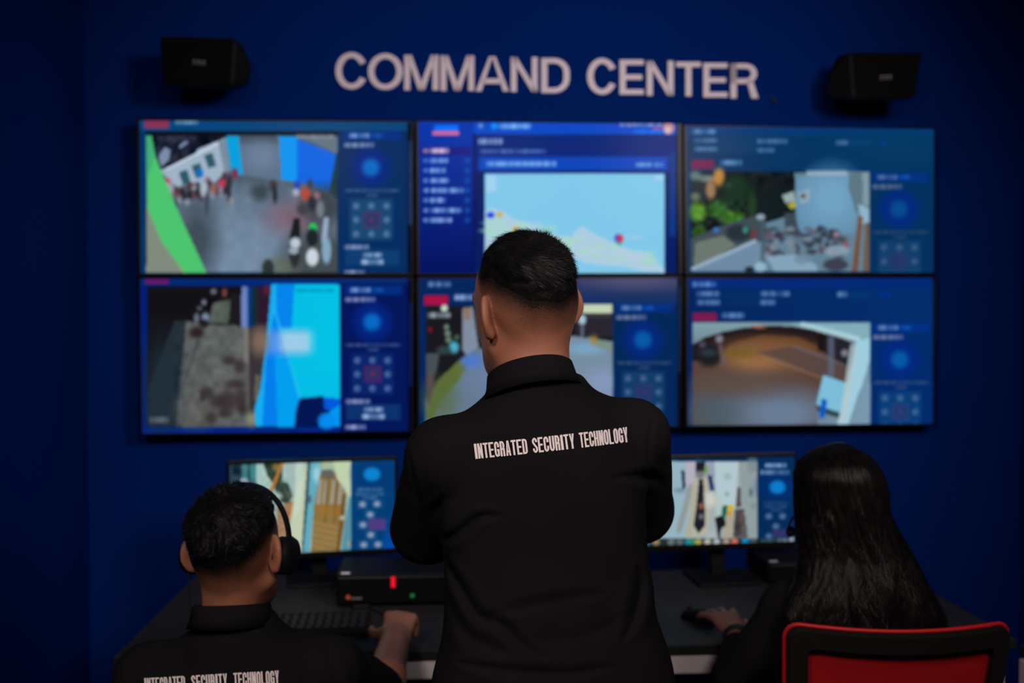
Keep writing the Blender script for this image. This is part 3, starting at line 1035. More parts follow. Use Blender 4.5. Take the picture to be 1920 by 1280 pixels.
def paint4(p):
    p.zoom(250, 510, 3.623)
    p.rect(-99, -99, 3000, 3000, (0, 22, 96))
    p.rect(50, 40, 1860, 92, (0, 40, 112))
    p.rect(82, 48, 240, 80, (104, 20, 100))
    p.rect(50, 92, 92, 1120, (0, 30, 116))
    p.rect(50, 1055, 1400, 1120, (0, 36, 128))
    p.rect(95, 98, 1400, 1050, (16, 15, 20))
    X = (96, 1398)
    p.poly([(360, 330), (520, 360), (785, 370), (800, 1050), (285, 1050), (280, 700)], (88, 92, 92))
    p.poly([(280, 330), (360, 330), (290, 1050), (96, 1050), (96, 800)], (34, 44, 52))
    p.disc(200, 760, 120, 300, (30, 46, 58), 0.8, 1.3)
    p.disc(640, 640, 140, 250, (98, 100, 98), 0.6, 1.2)
    p.disc(430, 930, 120, 120, (94, 94, 90), 0.6, 1.2)
    p.disc(590, 500, 110, 120, (88, 98, 96), 0.7, 1.2)
    p.noise(285, 340, 790, 1050, 12, 40, 80)
    p.line(455, 420, 360, 720, 12, (56, 60, 62), 0.7)
    p.poly([(540, 210), (680, 180), (640, 350), (510, 345)], (84, 92, 86))
    p.noise(500, 180, 690, 350, 10, 30, 81)
    p.poly([(660, 150), (735, 150), (735, 360), (650, 350)], (26, 24, 28))
    for x, y, rx, ry, c in [(545, 132, 20, 18, (116, 120, 134)), (620, 140, 16, 30, (128, 72, 70)), (480, 205, 16, 20, (128, 128, 150)), (450, 245, 16, 16, (90, 94, 108)), (490, 310, 26, 34, (134, 150, 180)), (430, 312, 18, 34, (110, 120, 136)), (430, 410, 50, 34, (42, 26, 32)), (480, 350, 30, 30, (24, 22, 28))]:
        p.disc(x, y, rx, ry, c, 0.9, 0.7)
    p.poly([(735, 98), (800, 98), (785, 375), (730, 375)], (104, 130, 190))
    p.rect(775, 98, 808, 370, (0, 50, 120), 0.9)
    p.rect(808, 98, 845, 400, (14, 44, 48))
    p.rect(845, 98, 945, 400, (44, 22, 44))
    p.disc(905, 120, 20, 30, (110, 26, 60), 0.8, 1)
    p.poly([(785, 370), (930, 360), (880, 700), (840, 1050), (790, 1050)], (56, 50, 56))
    p.poly([(750, 380), (785, 380), (785, 620), (745, 620)], (124, 120, 116), 0.8)
    P_ = random.Random(12)
    for x, y, rx, ry in [(650, 600, 40, 30), (720, 640, 40, 50), (640, 880, 60, 80), (500, 820, 46, 40), (570, 880, 50, 40), (730, 860, 40, 80), (530, 990, 40, 40), (690, 760, 60, 30), (740, 930, 30, 40), (470, 850, 20, 30), (620, 960, 40, 30)]:
        p.disc(x, y, rx, ry, (52, 42, 44), 0.8, 0.9)
    p.poly([(830, 700), (860, 700), (850, 900), (820, 860)], (104, 108, 88), 0.8)
    p.disc(805, 1000, 30, 50, (150, 154, 120), 0.8, 1)
    p.poly([(938, 82), (1380, 82), (1404, 110), (1404, 1050), (830, 1050), (822, 930), (860, 800), (900, 520)], (0, 150, 240))
    p.hgrad(1010, 84, 1400, 700, (0, 146, 236), (0, 196, 232))
    p.poly([(1010, 84), (1100, 84), (1100, 300), (1110, 700), (1130, 850), (1010, 420)], (0, 178, 232), 0.8)
    p.poly([(1090, 84), (1404, 84), (1404, 860), (1300, 850), (1130, 850), (1060, 560), (1000, 400)], (0, 194, 228), 0.9)
    p.poly([(975, 84), (1095, 84), (1075, 380), (1010, 380), (970, 290)], (0, 132, 236))
    p.poly([(938, 82), (975, 82), (968, 300), (900, 700), (870, 1050), (832, 1050), (822, 930), (862, 800), (905, 450)], (20, 172, 240))
    p.poly([(960, 260), (1000, 400), (1130, 850), (1090, 1050), (880, 1050), (900, 600)], (0, 126, 234))
    p.poly([(960, 560), (1060, 560), (1130, 850), (1090, 1050), (980, 1050)], (0, 168, 240), 0.75)
    p.line(960, 260, 1130, 850, 16, (40, 196, 240), 0.7)
    p.poly([(1130, 860), (1290, 840), (1300, 930), (1340, 940), (1260, 1050), (1095, 1050), (1105, 940)], (0, 20, 84))
    p.poly([(1290, 850), (1404, 860), (1404, 900), (1340, 940), (1300, 930)], (0, 88, 220))
    p.disc(1315, 1010, 60, 55, (0, 140, 240), 0.95, 0.4)
    p.rect(905, 395, 1180, 555, (120, 160, 236), 0.65, 70)
    p.rect(1000, 400, 1215, 550, (186, 216, 230), 0.72, 70)
    p.disc(860, 470, 60, 90, (146, 118, 100), 0.75, 1.1)
    p.text(1105, 1365, 125, 20, (0, 110, 150), 0.6, seed=82)
    p.text(115, 240, 1003, 38, (124, 140, 148), seed=83)
    p.rect(1404, 80, 1866, 1100, (0, 20, 90))
    p.rect(1866, 40, 2000, 1200, (2, 5, 24))
    p.rect(1876, 205, 1905, 770, (0, 30, 82))
    panel(p, 2, 289.5, None, (8, 42, 112), (150, 20, 75), True, 1.0)


def paint5(p):
    p.zoom(770, 510, 3.692)
    p.rect(-99, -99, 3000, 3000, (0, 36, 92))
    p.vgrad(1140, 40, 1850, 230, (58, 60, 100), (10, 44, 98))  # grey glare on the glass, painted into the picture as gradient and soft disc
    p.disc(1560, 60, 300, 60, (92, 88, 120), 0.6, 1.2)
    p.text(122, 275, 84, 34, (96, 134, 186), seed=90)
    p.rect(95, 162, 258, 230, (166, 14, 66))
    p.text(300, 450, 175, 38, (150, 180, 225), seed=91)
    p.rect(105, 235, 1398, 1100, (22, 22, 28))
    p.text(118, 275, 298, 36, (150, 168, 176), seed=92)
    p.disc(233, 250, 24, 24, (190, 214, 196))
    for x, y, rx, ry, c in [(135, 398, 12, 18, (150, 20, 30)), (248, 380, 16, 20, (120, 150, 130)), (256, 424, 20, 20, (120, 150, 136)), (262, 468, 20, 22, (110, 140, 120)), (300, 520, 34, 40, (80, 190, 220)), (320, 450, 16, 14, (90, 120, 100)), (230, 540, 50, 30, (50, 70, 70))]:
        p.disc(x, y, rx, ry, c, 0.9, 0.8)
    p.poly([(355, 250), (430, 240), (470, 520), (400, 600), (360, 540)], (128, 138, 160))
    p.poly([(365, 250), (415, 240), (415, 330), (370, 330)], (140, 116, 100))
    p.poly([(105, 860), (350, 600), (470, 520), (900, 700), (1398, 640), (1398, 1100), (105, 1100)], (98, 120, 138))
    p.poly([(105, 980), (180, 760), (330, 610), (390, 660), (330, 760), (200, 900), (130, 1100)], (92, 108, 52))
    p.disc(200, 880, 110, 130, (86, 104, 60), 0.7, 1.2)
    p.poly([(105, 560), (200, 560), (180, 680), (105, 860)], (70, 80, 84))
    p.poly([(105, 720), (140, 700), (170, 760), (120, 940)], (84, 74, 70))
    p.disc(430, 620, 70, 50, (58, 116, 226), 0.8, 1.1)
    p.disc(520, 730, 130, 130, (108, 128, 168), 0.7, 1.2)
    p.rect(1140, 235, 1398, 450, (40, 36, 46))
    p.rect(1190, 222, 1396, 285, (196, 210, 180))
    p.rect(1190, 300, 1380, 312, (70, 76, 86), 0.7)
    p.disc(1187, 330, 26, 34, (160, 200, 214))
    p.rect(1178, 350, 1196, 450, (130, 140, 154), 0.7, 8)
    p.poly([(1100, 440), (1398, 480), (1398, 1100), (900, 1100), (1000, 520)], (118, 140, 160))
    p.disc(1220, 530, 130, 40, (120, 168, 200), 0.8, 1)
    p.poly([(1220, 440), (1398, 500), (1398, 560), (1260, 500)], (120, 140, 120), 0.8)
    p.disc(1270, 470, 26, 34, (170, 130, 60), 0.7, 1.1)
    p.disc(1330, 760, 120, 90, (134, 152, 190), 0.8, 1.2)
    p.rect(1402, 230, 1850, 1150, (0, 38, 88))
    p.rect(1846, 40, 2000, 1200, (3, 6, 18))
    p.rect(1852, 100, 1880, 690, (16, 40, 74))
    panel(p, 510, 323, None, (20, 66, 108), (74, 46, 100), False, 0.85)


def paint6(p):
    p.zoom(1270, 510, 3.84)
    p.hgrad(-99, -99, 1845, 1300, (0, 34, 92), (0, 46, 108))
    p.rect(80, 40, 1845, 120, (0, 40, 118))
    p.text(112, 280, 88, 36, (100, 145, 205), seed=100)
    p.rect(320, 130, 590, 250, (0, 48, 104), 0.5, 20)
    for x0, x1, y, s in ((140, 305, 156, 101), (142, 305, 218, 102), (594, 806, 156, 103), (596, 708, 218, 104), (1152, 1226, 160, 105)):
        p.text(x0, x1, y, 36, (92, 130, 185), seed=s)
    p.rect(1235, 140, 1395, 185, (0, 58, 116), 0.6, 8)
    p.rect(1450, 142, 1535, 178, (0, 46, 150), 0.7, 10)
    p.rect(112, 292, 284, 358, (118, 26, 78))
    p.text(322, 480, 312, 38, (98, 144, 200), seed=106)
    p.rect(112, 362, 1388, 1100, (120, 150, 160))
    p.vgrad(112, 362, 600, 560, (128, 158, 168), (104, 130, 138))
    # the room under the arch
    arch = [(112, 520), (200, 470), (330, 430), (480, 400), (650, 385), (820, 390), (960, 410), (1100, 450), (1200, 480), (1290, 520), (1220, 800), (1010, 960), (1010, 1100), (112, 1100)]
    p.poly(arch, (88, 66, 56))
    p.poly([(112, 520), (200, 470), (330, 430), (480, 400), (650, 385), (820, 390), (1000, 420), (1040, 560), (800, 520), (560, 480), (380, 520), (300, 620), (112, 640)], (30, 22, 24))
    p.poly([(420, 500), (620, 450), (880, 470), (1020, 540), (1020, 580), (800, 520), (560, 490), (400, 540)], (84, 54, 30))
    p.disc(640, 590, 330, 110, (140, 96, 60), 0.8, 1.2)
    p.disc(560, 640, 160, 80, (158, 112, 70), 0.7, 1.2)
    p.disc(700, 560, 240, 60, (118, 80, 54), 0.6, 1.2)
    p.poly([(840, 530), (1080, 600), (1250, 680), (1220, 800), (1040, 740), (640, 600), (560, 580)], (84, 68, 66), 0.8)
    p.line(830, 530, 1240, 680, 10, (120, 116, 126), 0.7)
    p.line(600, 600, 1040, 760, 18, (140, 110, 90), 0.5)
    p.poly([(1040, 450), (1100, 450), (1290, 520), (1250, 690), (1080, 600), (1040, 560)], (36, 32, 44))
    p.poly([(1010, 430), (1070, 450), (1060, 580), (1010, 560)], (24, 18, 18))
    p.rect(1085, 460, 1130, 760, (92, 100, 122), 0.8, 12)
    p.disc(1205, 582, 26, 26, (120, 124, 134))
    p.disc(230, 600, 90, 80, (22, 26, 34), 0.95, 0.5)
    p.disc(225, 580, 60, 26, (46, 60, 70), 0.8, 0.8)
    p.disc(302, 480, 26, 28, (140, 140, 160), 0.9, 0.8)
    p.disc(180, 520, 24, 22, (96, 80, 116), 0.8, 0.9)
    p.line(310, 530, 330, 660, 26, (100, 88, 104), 0.8)
    p.disc(440, 580, 110, 36, (112, 92, 34), 0.8, 1)
    p.disc(590, 395, 50, 12, (176, 110, 80), 0.8, 1)
    p.disc(500, 980, 420, 200, (84, 88, 102), 0.85, 1.2)
    p.disc(760, 1020, 330, 150, (106, 128, 154), 0.9, 1.2)
    p.disc(260, 1010, 160, 120, (72, 92, 104), 0.7, 1.2)
    p.disc(480, 800, 300, 90, (96, 76, 66), 0.6, 1.2)
    p.poly([(1050, 740), (1225, 800), (1180, 1020), (1000, 950)], (124, 188, 216))
    p.poly([(1290, 480), (1388, 470), (1388, 700), (1300, 880), (1230, 1100), (1150, 1100), (1240, 760)], (156, 204, 222))
    p.line(1270, 540, 1190, 1090, 54, (176, 200, 204), 0.8)
    p.poly([(1388, 620), (1388, 1100), (1260, 1100), (1310, 880)], (120, 150, 172))
    p.poly([(1000, 960), (1170, 1010), (1160, 1050), (1010, 1000)], (44, 66, 70))
    p.poly([(1040, 910), (1080, 920), (1060, 1050), (1020, 1050)], (0, 92, 190))
    p.poly([(820, 365), (1388, 365), (1388, 470), (1290, 500), (1130, 440), (980, 400), (820, 380)], (130, 172, 186))
    p.line(900, 376, 1300, 480, 36, (176, 212, 222), 0.8)
    p.rect(1392, 362, 1850, 1200, (0, 42, 106))
    p.rect(1840, 30, 2000, 1200, (2, 8, 26))
    p.rect(1852, 60, 1880, 600, (22, 34, 66))
    panel(p, 991.5, 360, None, (10, 66, 124), (66, 60, 116), False, 0.85)


def paint_m1(p):
    p.zoom(420, 840, 5.333)
    p.rect(-999, -999, 3000, 3000, (150, 182, 176))
    p.rect(-99, 0, 320, 1100, (38, 62, 76))
    p.noise(90, 100, 330, 420, 30, 50, 110)
    p.rect(180, 130, 240, 330, (70, 140, 140), 0.8, 20)
    p.rect(262, 130, 318, 320, (60, 150, 152), 0.8, 16)
    p.disc(200, 350, 50, 50, (166, 184, 200), 0.9)
    p.disc(275, 355, 30, 26, (120, 140, 190), 0.9)
    p.disc(310, 408, 36, 30, (255, 110, 20), 1, 0.5)
    p.rect(320, 100, 480, 700, (168, 198, 188))
    p.rect(325, 100, 400, 700, (158, 192, 186), 0.7, 12)
    p.poly([(385, 130), (590, 130), (580, 330), (640, 350), (690, 480), (640, 560), (560, 540), (500, 380), (430, 270)], (50, 66, 56))
    p.noise(390, 130, 690, 560, 24, 34, 111)
    p.disc(520, 190, 34, 40, (150, 130, 60), 0.7, 1)
    p.line(590, 130, 440, 500, 34, (176, 118, 54))
    p.line(460, 480, 360, 620, 20, (196, 160, 100), 0.8)
    p.disc(540, 480, 40, 40, (180, 200, 196), 0.8, 0.9)
    p.poly([(600, 130), (720, 130), (770, 900), (660, 700), (690, 440), (640, 340)], (160, 182, 178))
    p.poly([(530, 590), (700, 520), (660, 760), (620, 980), (520, 960)], (150, 118, 86))
    p.noise(520, 540, 690, 980, 18, 30, 112)
    p.line(690, 540, 630, 760, 26, (196, 110, 60), 0.8)
    p.poly([(690, 1040), (650, 800), (700, 500), (830, 130), (840, 130), (780, 1040)], (190, 204, 176))
    p.poly([(720, 130), (800, 130), (760, 600), (700, 700)], (196, 214, 200), 0.8)
    p.poly([(835, 130), (880, 130), (800, 1040), (775, 1040)], (44, 66, 78))
    p.poly([(860, 150), (1000, 130), (900, 600), (850, 1040), (790, 1040), (840, 500)], (96, 168, 188))
    p.disc(930, 260, 40, 80, (170, 214, 222), 0.8, 0.9)
    p.disc(850, 510, 24, 40, (60, 80, 100), 0.8, 1)
    p.poly([(970, 220), (1110, 230), (1210, 440), (1200, 740), (1160, 1040), (870, 1040), (900, 560)], (140, 112, 62))
    p.poly([(970, 220), (1080, 210), (1110, 300), (980, 300)], (98, 96, 92))
    for x in (950, 1010, 1085, 1160):
        p.poly([(x, 320), (x + 34, 320), (x + 10, 560), (x - 30, 560)], (156, 156, 148), 0.85)
    for x in (1040, 1130):
        p.line(x, 300, x - 30, 740, 16, (92, 72, 46), 0.8)
    p.disc(1000, 620, 40, 60, (158, 112, 40), 0.7, 1)
    p.disc(1120, 640, 30, 90, (150, 104, 34), 0.7, 1)
    for y in (740, 800, 860, 920, 980):
        p.line(890, y, 1160, y + 60, 22, (160, 138, 92), 0.6)
    p.poly([(1180, 480), (1225, 440), (1200, 760), (1150, 1040), (1120, 1040)], (104, 76, 36), 0.8)
    p.disc(1180, 697, 24, 24, (176, 176, 156))
    p.poly([(1090, 130), (1262, 120), (1255, 520), (1210, 400), (1130, 310)], (190, 208, 170))
    p.disc(1020, 170, 60, 36, (178, 182, 130), 0.8, 1)
    p.poly([(1255, 480), (1270, 480), (1270, 1040), (1170, 1040), (1205, 760)], (84, 142, 160))
    p.disc(1258, 960, 22, 40, (150, 160, 150), 0.8)
    p.vgrad(1270, -50, 3000, 1200, (0, 62, 118), (0, 58, 112))
    p.vgrad(1600, 640, 1800, 1040, (0, 58, 112), (0, 74, 170))
    p.disc(1480, 260, 170, 130, (0, 52, 116), 0.6, 1)
    p.disc(1480, 260, 84, 68, (8, 130, 206), 1, 0.5)
    for k, (x0, x1, y) in enumerate(((1330, 1590, 412), (1320, 1600, 458), (1385, 1530, 496))):
        p.text(x0, x1, y, 32, (74, 112, 156), 0.85, seed=120 + k)
    for x, y in ((1385, 562), (1530, 557), (1462, 664), (1390, 766), (1468, 866), (1398, 966), (1540, 962)):
        p.rect(x - 60, y - 48, x + 60, y + 48, (26, 84, 132), 0.6, 14)
        p.disc(x, y, 32, 28, (150, 160, 190), 0.9, 0.7)
    p.rect(1445, 705, 1615, 815, (88, 58, 128), 0.9, 14)
    p.rect(-999, 1010, 3000, 1015, (0, 62, 96), 0.4)


def paint_m2(p):
    p.zoom(1230, 840, 5.817)
    p.rect(-999, -999, 3000, 3000, (158, 172, 174))
    p.rect(-999, -999, 3000, 145, (0, 44, 84))
    p.disc(460, 110, 30, 20, (40, 84, 116), 0.8, 1)
    p.poly([(-400, 145), (420, 145), (400, 480), (300, 1000), (-400, 1000)], (146, 178, 192))
    p.poly([(320, 145), (440, 145), (430, 420), (330, 420)], (178, 172, 190))
    p.poly([(275, 240), (310, 240), (322, 430), (290, 450)], (24, 40, 54))
    p.disc(260, 460, 60, 26, (90, 116, 130), 0.6, 1.1)
    p.line(380, 420, 250, 900, 60, (140, 142, 128), 0.7)
    p.poly([(400, 350), (640, 300), (560, 940), (330, 980)], (176, 174, 160))
    p.poly([(430, 150), (540, 150), (525, 260), (430, 260)], (26, 28, 36))
    p.disc(480, 285, 50, 40, (112, 106, 112), 0.9, 0.8)
    p.poly([(540, 150), (640, 150), (640, 330), (560, 300)], (150, 156, 176))
    p.disc(545, 240, 20, 40, (90, 150, 40), 0.8, 1)
    p.poly([(560, 290), (610, 300), (640, 460), (590, 470)], (28, 52, 110))
    p.line(430, 420, 360, 980, 40, (168, 166, 150), 0.7)
    p.poly([(470, 340), (515, 340), (530, 640), (535, 840), (465, 930), (410, 840), (440, 640)], (26, 28, 36))
    p.disc(492, 630, 24, 36, (176, 104, 76), 0.8, 0.8)
    p.disc(495, 745, 30, 30, (128, 128, 136), 0.8, 1)
    p.disc(590, 560, 60, 80, (204, 212, 206), 0.8, 1)
    p.disc(635, 580, 20, 26, (220, 196, 130), 0.8, 1)
    p.poly([(640, 150), (900, 145), (880, 420), (860, 640), (700, 640), (650, 430)], (176, 198, 206))
    p.disc(780, 310, 40, 40, (150, 172, 176), 0.8, 0.9)
    p.disc(775, 500, 22, 24, (120, 146, 156), 0.8, 0.9)
    p.poly([(640, 480), (760, 560), (740, 740), (650, 760)], (178, 196, 192), 0.8)
    p.poly([(900, 145), (1100, 145), (1100, 980), (960, 980), (930, 600)], (142, 156, 158))
    p.disc(1035, 480, 18, 50, (70, 90, 96), 0.8, 0.8)
    p.disc(1065, 630, 30, 30, (110, 136, 132), 0.7, 1)
    p.rect(1000, 100, 1100, 260, (120, 130, 136), 0.6, 30)
    p.poly([(890, 420), (920, 420), (930, 640), (870, 640)], (84, 74, 74))
    p.poly([(860, 660), (960, 660), (1000, 980), (840, 980)], (84, 78, 78))
    p.noise(840, 640, 1000, 980, 22, 26, 130)
    p.disc(890, 870, 40, 80, (46, 46, 46), 0.7, 1)
    p.poly([(760, 740), (850, 700), (840, 980), (720, 980)], (168, 160, 146))
    p.poly([(640, 760), (750, 720), (760, 840), (710, 880), (700, 980), (670, 980), (660, 860)], (18, 24, 28))
    p.poly([(725, 630), (780, 620), (770, 720), (740, 780), (715, 740)], (16, 96, 78))
    p.disc(815, 650, 32, 36, (216, 172, 20))
    p.disc(800, 712, 26, 30, (208, 150, 12))
    p.disc(620, 960, 60, 60, (170, 180, 186), 0.8, 1)
    p.rect(1105, 60, 3000, 1100, (0, 42, 88))
    p.rect(1525, 60, 3000, 1100, (4, 20, 44))
    p.text(1190, 1420, 188, 44, (130, 165, 205), seed=131)
    p.text(1140, 1450, 264, 48, (140, 170, 205), seed=132)
    p.disc(1325, 425, 190, 160, (0, 44, 116), 0.7, 1)
    p.disc(1325, 425, 86, 72, (10, 122, 204), 1, 0.5)
    for k, (x0, x1, y) in enumerate(((1175, 1435, 600), (1170, 1430, 640), (1250, 1380, 676))):
        p.text(x0, x1, y, 34, (40, 76, 122), 0.85, seed=133 + k)
    for x, y in ((1230, 742), (1380, 742), (1308, 852), (1232, 960)):
        p.disc(x, y, 36, 32, (92, 122, 160), 0.8, 0.8)
    p.rect(1270, 880, 1420, 980, (52, 48, 100), 0.9, 16)
    p.rect(-999, 985, 3000, 1075, (14, 36, 42))
    p.rect(-999, 985, 330, 1075, (30, 46, 44))
    for x, c in ((-200, (120, 140, 150)), (-100, (60, 120, 180)), (0, (150, 130, 90)), (165, (104, 116, 116)), (260, (96, 104, 104)), (355, (20, 140, 176)), (395, (40, 140, 100)), (462, (176, 158, 80)), (562, (186, 184, 166)), (662, (180, 184, 188)), (765, (176, 152, 140)), (858, (222, 112, 90)), (972, (0, 146, 206)), (1060, (70, 90, 100))):
        p.disc(x, 1022, 40, 36, c, 0.95, 0.5)
    p.text(1140, 1300, 1010, 40, (70, 96, 116), seed=140)
    p.text(1320, 1430, 1010, 50, (118, 132, 146), seed=141)
    p.disc(1488, 1005, 42, 36, (160, 170, 180), 0.9, 0.6)


# ------------------------------------------------------------------ six wall displays (picture corners: outer casing)
TVS = [
    ((253, 221), (775, 225.5), (776, 516.5), (256, 517), (262, 226), (771.5, 229.5), (772.5, 511.5), (264, 512), paint1, 'large upper display showing a bright daytime yard with a curved green stripe'),
    ((778, 225), (1279, 230), (1281, 515), (780, 516.5), (785, 228.5), (1271.5, 232), (1274, 511.5), (786.5, 512), paint2, 'large display, upper row middle, showing a pale blue map beside a menu'),
    ((1281, 233), (1756, 239.5), (1756, 515), (1284, 516), (1287, 236.5), (1752, 242.5), (1751, 511), (1290, 511), paint3, 'large display, upper row, showing green plants and motorbikes by a blue wall'),
    ((257, 518.5), (776, 518), (776, 811), (262, 818), (262.5, 522.5), (772, 522.5), (772, 807.5), (267, 812.5), paint4, 'large display, lower row, showing a night yard and a bright blue sheet'),
    ((780, 518), (1281, 516.5), (1279, 802), (781, 810.5), (786, 522), (1276, 521), (1274.5, 798.5), (787, 806), paint5, 'large display, lower row middle, partly hidden behind the standing person'),
    ((1284, 517.5), (1760, 516.5), (1755, 797), (1284, 801.5), (1290, 522), (1754, 521), (1751, 793.5), (1290, 797.5), paint6, 'large display, lower row, showing a brown paved yard under a white arch'),
]
for T in TVS:
    OFF = 0.095
    out = [on_wall(x, y, OFF) for x, y in T[0:4]]
    scr = [on_wall(x, y, OFF + 0.0012) for x, y in T[4:8]]
    cen = sum(out) / 4
    root = empty('wall_display', A(cen[0], cen[1], min(p[2] for p in out)))
    g = Geo().hull(out + [p + RN * 0.045 for p in out], 0.004, 2)
    inn = [cen + (p - cen) * 0.72 + RN * 0.04 for p in out]
    g.hull(inn + [p + RN * 0.028 for p in inn], 0.003, 1)
    mk('casing', *g.vf(), M['black_gloss'], root)
    pic = Pic(scr)
    T[8](pic)
    pic.build('screen', root)
    g = Geo().box(cen + RN * (OFF - 0.016), (0.34, 0.032, 0.30), np.stack([RU, RN, A(0, 0, 1)], 1), 0.002)
    mk('wall_bracket', *g.vf(), M['chair_frame'], root)
    setp(root, T[9], 'display', 'six large displays on the blue wall')


# ------------------------------------------------------------------ desk monitors
def monitor(cpx, Y, yaw, basepx, paint, lab, size=(0.54, 0.325), scr_m=(0.010, 0.010, 0.012, 0.020)):
    c = at(cpx[0], cpx[1], Y)
    r = A(math.cos(yaw), math.sin(yaw), 0)
    n = A(-math.sin(yaw), math.cos(yaw), 0)
    up = A(0, 0, 1)
    w, h = size
    b = on_z(basepx[0], basepx[1], 0.75)
    root = empty('computer_monitor', (b[0], b[1], 0.75))
    R = np.stack([r, n, up], 1)
    g = Geo().box(c + n * 0.012, (w, 0.024, h), R, 0.004, 2).box(c + n * 0.035, (w * 0.6, 0.03, h * 0.6), R, 0.010, 2)
    mk('casing', *g.vf(), M['black_gloss'], root)
    l, rr, t, bt = scr_m
    q = lambda sx, sz: c + r * sx + up * sz - n * 0.0006
    pic = Pic([q(-w / 2 + l, h / 2 - t), q(w / 2 - rr, h / 2 - t), q(w / 2 - rr, -h / 2 + bt), q(-w / 2 + l, -h / 2 + bt)], 240, 140)
    paint(pic)
    pic.build('screen', root)
    top = c + n * 0.05
    g = Geo().hull([A(b[0], b[1], 0.755) + r * sx * 0.024 + n * sy for sx in (-1, 1) for sy in (0.0, 0.03)] + [A(top[0], top[1], c[2]) + r * sx * 0.022 + n * sy for sx in (-1, 1) for sy in (0, 0.025)], 0.003)
    mk('stand_neck', *g.vf(), M['black_plastic'], root)
    g = Geo().box(A(b[0], b[1], 0.756) + n * -0.02, (0.20, 0.18, 0.012), R, 0.005, 2)
    mk('stand_base', *g.vf(), M['black_plastic'], root)
    setp(root, lab, 'monitor', 'desk monitors')
    return c


MC1 = monitor((588, 953), 3.10, math.radians(12), (600, 1084), paint_m1, 'black desk monitor in front of the seated person with headphones, showing a wooden gate', (0.525, 0.312))
MC2 = monitor((1350, 941), 3.13, math.radians(8), (1348, 1083), paint_m2, 'black desk monitor between the standing person and the long-haired person, showing a white corridor', (0.512, 0.302))
# ------------------------------------------------------------------ desk
DZ = 0.75
FL, FR, BL, BR = on_z(214, 1230, DZ), on_z(1905, 1197, DZ), on_z(398, 1077, DZ), on_z(1676, 1061, DZ)
dx = (FR - FL)
dx /= np.linalg.norm(dx)
dy = A(-dx[1], dx[0], 0)
DR = np.stack([dx, dy, A(0, 0, 1)], 1)
DW = float(np.dot(FR - FL, dx))
DD = float((np.dot(BL - FL, dy) + np.dot(BR - FL, dy)) / 2)
DO = FL.copy()


def desk(a, b, z):
    """Point on the desk: a along the front edge, b towards the wall."""
    return DO + dx * a + dy * b + A(0, 0, z - DZ)


root = empty('office_desk', desk(DW / 2, DD / 2, 0))
g = Geo().box(desk(DW / 2, DD / 2, DZ - 0.0125), (DW, DD, 0.025), DR, 0.0025)
mk('desktop', *g.vf(), M['desk'], root)
g = Geo().box(desk(DW / 2, 0.0, DZ - 0.0135), (DW + 0.004, 0.004, 0.0235), DR, 0.001, 1)
mk('edge_band', *g.vf(), M['desk_edge'], root)
for b_ in (0.019, DD - 0.06):
    g = Geo().box(desk(DW / 2, b_, DZ - 0.05), (DW - 0.12, 0.03, 0.05), DR, 0.003)
    setp(mk('frame_beam', *g.vf(), M['white_metal'], root), 'white painted beam')
for a_, sp in ((0.055, -0.035), (DW / 2, 0.0), (DW - 0.055, 0.015)):
    for b_, sq in ((0.035, -0.03), (DD - 0.06, 0.03)):
        t_, q_ = desk(a_, b_, DZ - 0.027), desk(a_ + sp, b_ + sq, 0.0)
        pts = []
        for p, hw in ((t_, 0.028), (q_, 0.020)):
            pts += [p + dx * sx * hw + dy * sy * hw for sx in (-1, 1) for sy in (-1, 1)]
        setp(mk('leg', *Geo().hull(pts, 0.003).vf(), M['white_metal'], root), 'white splayed leg')
setp(root, 'long charcoal desk with white frame below the displays', 'desk')


def on_desk(px, py):
    return on_z(px, py, DZ)


# low side cabinet that meets the end of the desk, white with a charcoal top
SX = float(on_z(1904, 1218, 0.72)[0]) + 0.012
SY = float(on_z(1904, 1218, 0.72)[1])
CR = rotz(math.radians(2.5))
root = empty('side_cabinet', (SX + 0.24, SY - 0.45, 0))
cb_ = lambda x, y, z: A(SX, SY, 0) + CR @ A(x, y, z)
mk('body', *Geo().box(cb_(0.235, -0.45, 0.37), (0.45, 0.89, 0.68), CR, 0.003).vf(), M['cabinet_white'], root)
mk('cabinet_top', *Geo().box(cb_(0.235, -0.45, 0.7215), (0.47, 0.91, 0.022), CR, 0.003).vf(), M['desk_edge'], root)
for k in range(2):
    d = mk('door', *Geo().box(cb_(0.002, -0.225 - 0.45 * k, 0.37), (0.016, 0.44, 0.66), CR, 0.003).vf(), M['cabinet_white'], root)
    mk('handle', *Geo().box(cb_(-0.014, -0.40 - 0.10 * k, 0.56), (0.014, 0.012, 0.12), CR, 0.004).vf(), M['silver'], d)
for sx in (0.04, 0.43):
    for sy in (-0.05, -0.85):
        mk('foot', *Geo().lathe([(0.0001, 0), (0.018, 0), (0.018, 0.032), (0.0001, 0.032)], cb_(sx, sy, 0), n=12).vf(), M['black_plastic'], root)
setp(root, 'white cabinet with a dark top at the end of the desk beside the red chair', 'cabinet')


